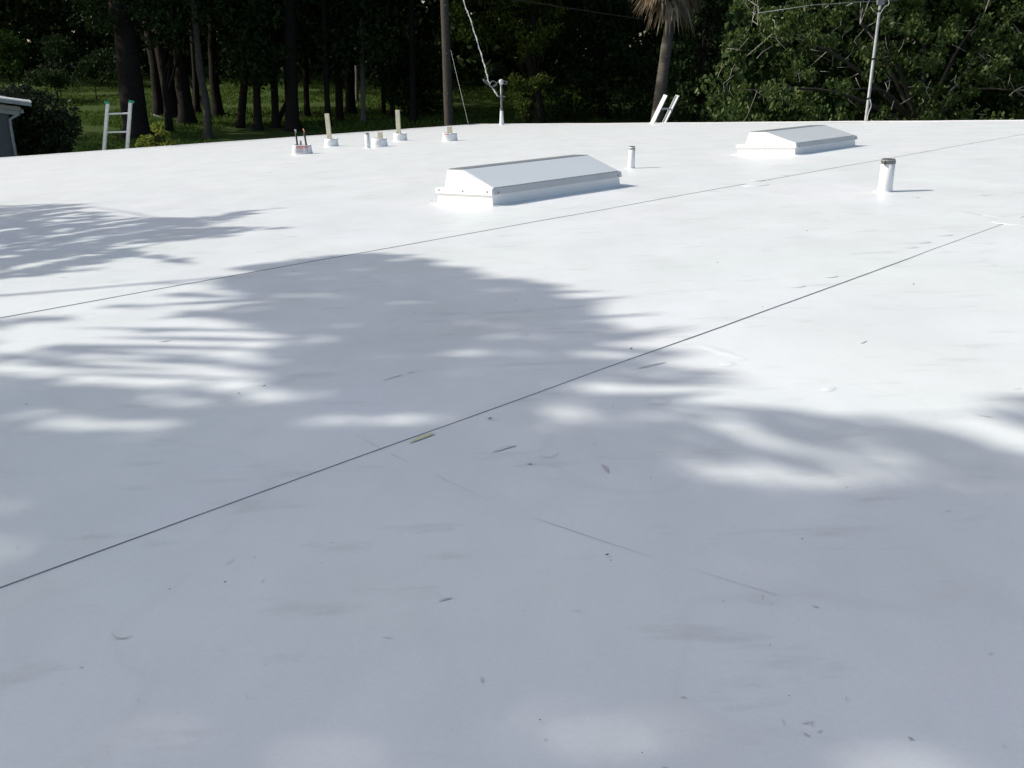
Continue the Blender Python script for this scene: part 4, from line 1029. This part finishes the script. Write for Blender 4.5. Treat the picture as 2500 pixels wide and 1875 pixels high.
def shade_tree():
    n_ = 260000
    u = rng.uniform(-1.5, 6.0, n_); v = rng.uniform(-3.0, 8.5, n_)
    P_ = ORG + np.outer(u, D1) + np.outer(v, D2)
    rel = P_ - CAM; dpt = rel @ fwd
    ok = dpt > .25; u, v, P_, rel, dpt = u[ok], v[ok], P_[ok], rel[ok], dpt[ok]
    px = 1250 + F_PX * (rel @ RIGHT) / dpt; py = 937.5 - F_PX * (rel @ UP) / dpt
    la = P_ @ np.array([_sa[0], _sa[1], 0]); lb = P_ @ np.array([-_sa[1], _sa[0], 0])
    nz = lambda sc, o: np.array([mnoise.noise((a * sc * .42, b * sc, o)) for a, b in zip(la, lb)])
    def streak(p, q, along, across, o):              # noise drawn out along the direction p -> q (photo points)
        a_, b_ = on_roof(p[0] * S_, p[1] * S_), on_roof(q[0] * S_, q[1] * S_); d_ = b_ - a_; d_[2] = 0; d_ /= np.linalg.norm(d_); e_ = np.array([-d_[1], d_[0], 0])
        x_, y_ = P_ @ d_, P_ @ e_
        return np.array([mnoise.noise((a * along, b * across, o)) for a, b in zip(x_, y_)]) * .75 + np.array([mnoise.noise((a * along * 2.2, b * across * 2.1, o + 3)) for a, b in zip(x_, y_)]) * .45
    nn = nz(10.5, 0.0) * .7 + nz(22.0, 4.0) * .5
    nl = streak((300, 720), (700, 745), 1.9, 17.0, 1.0)      # left and centre: long level streaks
    nt = streak((0, 560), (600, 460), 1.6, 9.0, 2.0)         # upper left: branch shadows pointing right
    nr = streak((1560, 890), (1800, 985), 1.2, 17.0, 5.0)    # right: slanting frond streaks
    keep = np.zeros(len(u), bool); prob = rng.uniform(size=len(u))
    edge = np.array([mnoise.noise((a * 2.0, b * 6.0, 9)) for a, b in zip(la, lb)]) * 55 + nl * 40
    keep |= inside(FULL, px, py + edge * .5) & ((nn > -.62) | (py > 1120) | (prob < .34))
    keep |= inside(MIDP, px + edge * 1.5, py) & ((nl + nn * .45 > -.22) | (prob < .10))
    keep |= inside(RGT, px + edge, py - 20 + edge * .9 + nr * 60) & (((nr > .12) & (prob < .85)) | (prob < .03))
    keep |= inside(pg([(1080, 860), (1450, 870), (1520, 960), (1150, 935)]), px, py) & (nn * .7 + nl * .5 > -.06) & (prob < .8)
    keep |= inside(LITE, px, py) & (nl > .30) & (prob < .8)
    keep |= inside(TOPL, px + edge, py) & (nt + nn * .5 > -.12)
    keep |= inside(TIPS, px, py) & (nl * .8 + nn * .4 > .10) & (prob < .75)
    for (hx, hy, ax, ay) in HOLES:
        mg = {430: .034, 710: .040, 1345: .022, 1440: .016, 1990: .036}.get(hx, .045)
        c0 = np.array(roof_uv(hx * S_, hy * S_)); e1 = np.array(roof_uv((hx + ax) * S_, hy * S_)) - c0; e2 = np.array(roof_uv(hx * S_, (hy - ay) * S_)) - c0
        l1, l2 = np.linalg.norm(e1), np.linalg.norm(e2); q1, q2 = e1 / l1, e2 / l2; g = q1 @ q2
        du, dv = u - c0[0], v - c0[1]; a1 = du * q1[0] + dv * q1[1]; a2 = du * q2[0] + dv * q2[1]
        x1 = (a1 - g * a2) / (1 - g * g); x2 = (a2 - g * a1) / (1 - g * g)
        keep &= ~((x1 / (l1 + mg)) ** 2 + (x2 / (l2 + mg * .62)) ** 2 < 1)
    top = inside(TOPL, px, py) & keep; low = keep & ~top
    def lift(mask, t0, t1): return P_[mask] + SUN[None, :] * rng.uniform(t0, t1, mask.sum())[:, None]
    crownA = lift(low, 6.2, 8.2); crownB = lift(top, 4.2, 5.4)
    return crownA, crownB
cA, cB = shade_tree()
print('shade leaves', len(cA), len(cB))
def overhead(name, label, C, base_xy, fork_h, size, group=None):
    tb = np.array([base_xy[0], base_xy[1], gz(*base_xy)]); root = tree_obj(name, label, 'tree', tb, group)
    fork = tb + Z * fork_h; m_ = MB(tb); m_.tube([tb - Z * .3, tb + Z * 1.0, (tb + fork) / 2 + np.array([.1, .05, 0]), fork], [.34, .24, .20, .17], 12, wob=.14)
    key = np.round(C / np.array([1.1, 1.1, 1.4])).astype(int); _, idx = np.unique(key, axis=0, return_index=True)
    mains = C[idx[::7]]
    mp = []
    for e in mains[:14]:
        m1 = fork + (e - fork) * .5 + Z * .25; c_ = curve3([fork, m1, e], 5); m_.tube(c_, list(np.linspace(.032, .010, len(c_))), 6); mp += c_[3:]
    mp = np.array(mp)
    for i in idx:
        q = mp[np.argmin(((mp - C[i]) ** 2).sum(1))]; m_.tube([q, (q + C[i]) / 2 + Z * .05, C[i]], [.012, .009, .004], 5, caps=False)
    m_.build('trunk', 'bark', root, True)
    foliage('crown', C, size, 'leaf_bright', root, origin=tb, nseg=2, aspect=.55)
overhead('shade_tree', 'overhanging leafy tree beside the house that shades the near roof', cA, (-8.2, 3.4), 6.2, .090)
overhead('shade_tree', 'smaller leafy tree beside the house shading the roof near the shed', cB, (-8.4, 7.0), 4.8, .075)

# a fan palm beside it: its fronds throw the slanting streaks
fbv, fbt = [], []
fp = np.array([-6.4, -1.2, 0.0]); fp[2] = gz(fp[0], fp[1])
fpalm = tree_obj('fan_palm', 'fan palm beside the house throwing streaked shade on the roof', 'palm', fp)
fh = ORG + np.array([1.6, -2.0, 0]) + SUN * 8.0
MB(fp).tube(curve3([fp - Z * .2, fp + Z * 2.5, (fp + fh) / 2 + np.array([-.3, 0, .3]), fh], 6), list(np.linspace(.2, .13, 19)), 12, wob=.1).build('trunk', 'bark_grey', fpalm, True)
def lifted(x, y, t=5.4): return on_roof(x * S_, y * S_) + SUN * t
FR = [((1560, 890), (1760, 985)), ((1640, 900), (1800, 970)), ((1480, 905), (1700, 1020)), ((1500, 950), (1620, 1020)), ((1700, 880), (1990, 960)), ((1850, 890), (2130, 1000)),
      ((270, 662), (700, 642)), ((300, 690), (760, 668)), ((130, 706), (700, 716)), ((90, 744), (640, 756)), ((210, 728), (720, 736)), ((160, 778), (600, 792)), ((40, 806), (600, 826)), ((0, 785), (420, 800)),
      ((1440, 676), (1130, 694)), ((1420, 721), (1150, 732)), ((1500, 700), (1220, 745)), ((1480, 790), (1180, 792)), ((1640, 832), (1230, 822)), ((1500, 862), (1200, 852)), ((1380, 640), (1080, 660)), ((1320, 628), (1050, 632)), ((1560, 845), (1260, 870)),
      ((1960, 905), (2260, 1020)), ((1880, 920), (2100, 1030)), ((1450, 875), (1640, 905)), ((2100, 870), (2350, 960)), ((1640, 960), (1800, 1040)), ((1300, 930), (1480, 1000)), ((2030, 960), (2200, 1060))]
for a, b in FR:
    p, q = lifted(*a), lifted(*b); d = q - p; s = np.cross(d, SUN); s /= np.linalg.norm(s)
    for k in range(2):
        o_ = s * rng.normal() * .012; w_ = .017; k0 = len(fbv); m1 = p + d * .5 + o_ + SUN * rng.uniform(-.2, .2)
        fbv += [p + o_, m1 - s * w_, m1 + s * w_, q + o_]; fbt += [(k0, k0 + 1, k0 + 2), (k0 + 1, k0 + 3, k0 + 2)]
    k0 = len(fbv); fbv += [q, q + s * .008, fh + s * .01, fh]; fbt += [(k0, k0 + 1, k0 + 2), (k0, k0 + 2, k0 + 3)]
for k in range(30):
    a = 2.4 * k; fan(fbv, fbt, fh, (math.cos(a) * .6 - .4, math.sin(a) * .6 - .6, rng.uniform(.0, 1.0)), rng.uniform(.9, 1.3), 18, 2.2, .03, .3)
np_mesh('fronds', np.array(fbv) - fp, np.array(fbt), 'frond', fpalm)

# ================================================================== bits of leaf and dirt on the roof
def dry_leaf(px, py, L, ang, label, m='dry_leaf'):
    L *= .62
    b = on_roof(px, py, .001); u = np.array([math.cos(ang), math.sin(ang), 0]); u = u - NRM * (u @ NRM); w = np.cross(NRM, u)
    V = [u * -.5 * L, u * -.2 * L + w * .22 * L + NRM * .05 * L, u * .1 * L + w * .26 * L + NRM * .12 * L, u * .35 * L + w * .12 * L + NRM * .2 * L, u * .5 * L + NRM * .25 * L,
         u * .3 * L - w * .2 * L + NRM * .06 * L, u * -.05 * L - w * .28 * L + NRM * .02 * L, u * -.25 * L - w * .15 * L, u * 0.05 * L + NRM * .02 * L]
    o = obj('fallen_leaf', V, [(8, i, (i + 1) % 8) for i in range(8)], m); o.location = tuple(b + NRM * .0015)
    tag(o, label, 'leaf', 'dry leaves on the roof')
dry_leaf(1482, 1358, .0085, .2, 'blackish curled leaf bit below the dashed scratch on the white roof')
dry_leaf(1491, 1372, .004, 1.1, 'tiny crumb lying right beside the blackish curled leaf bit')
dry_leaf(1196, 1024, .016, -.3, 'small brown leaf just below the seam near the yellow stain')
dry_leaf(1541, 854, .014, .9, 'small dark leaf between the seam and the edge of the tree shade')
LL = 'tiny dark leaf crumb lying on the white roof membrane'
for (x, y, L, a) in ((550, 1426, .006, .8), (415, 1443, .005, .1), (645, 945, .012, .5), (583, 963, .010, .2), (65, 991, .010, 0), (2230, 696, .012, .7), (1751, 643, .012, .2), (1970, 565, .014, .4),
                     (1862, 752, .008, .3), (1318, 1764, .004, .3), (1880, 1580, .003, .6), (1958, 1319, .005, 0), (718, 665, .012, .1), (1926, 1704, .003, .3), (622, 1366, .004, .4), (1568, 1844, .003, .6), (660, 422, .03, .3), (925, 391, .02, .3), (880, 362, .02, .5), (1054, 491, .02, .1)):
    dry_leaf(x, y, L, a, LL)
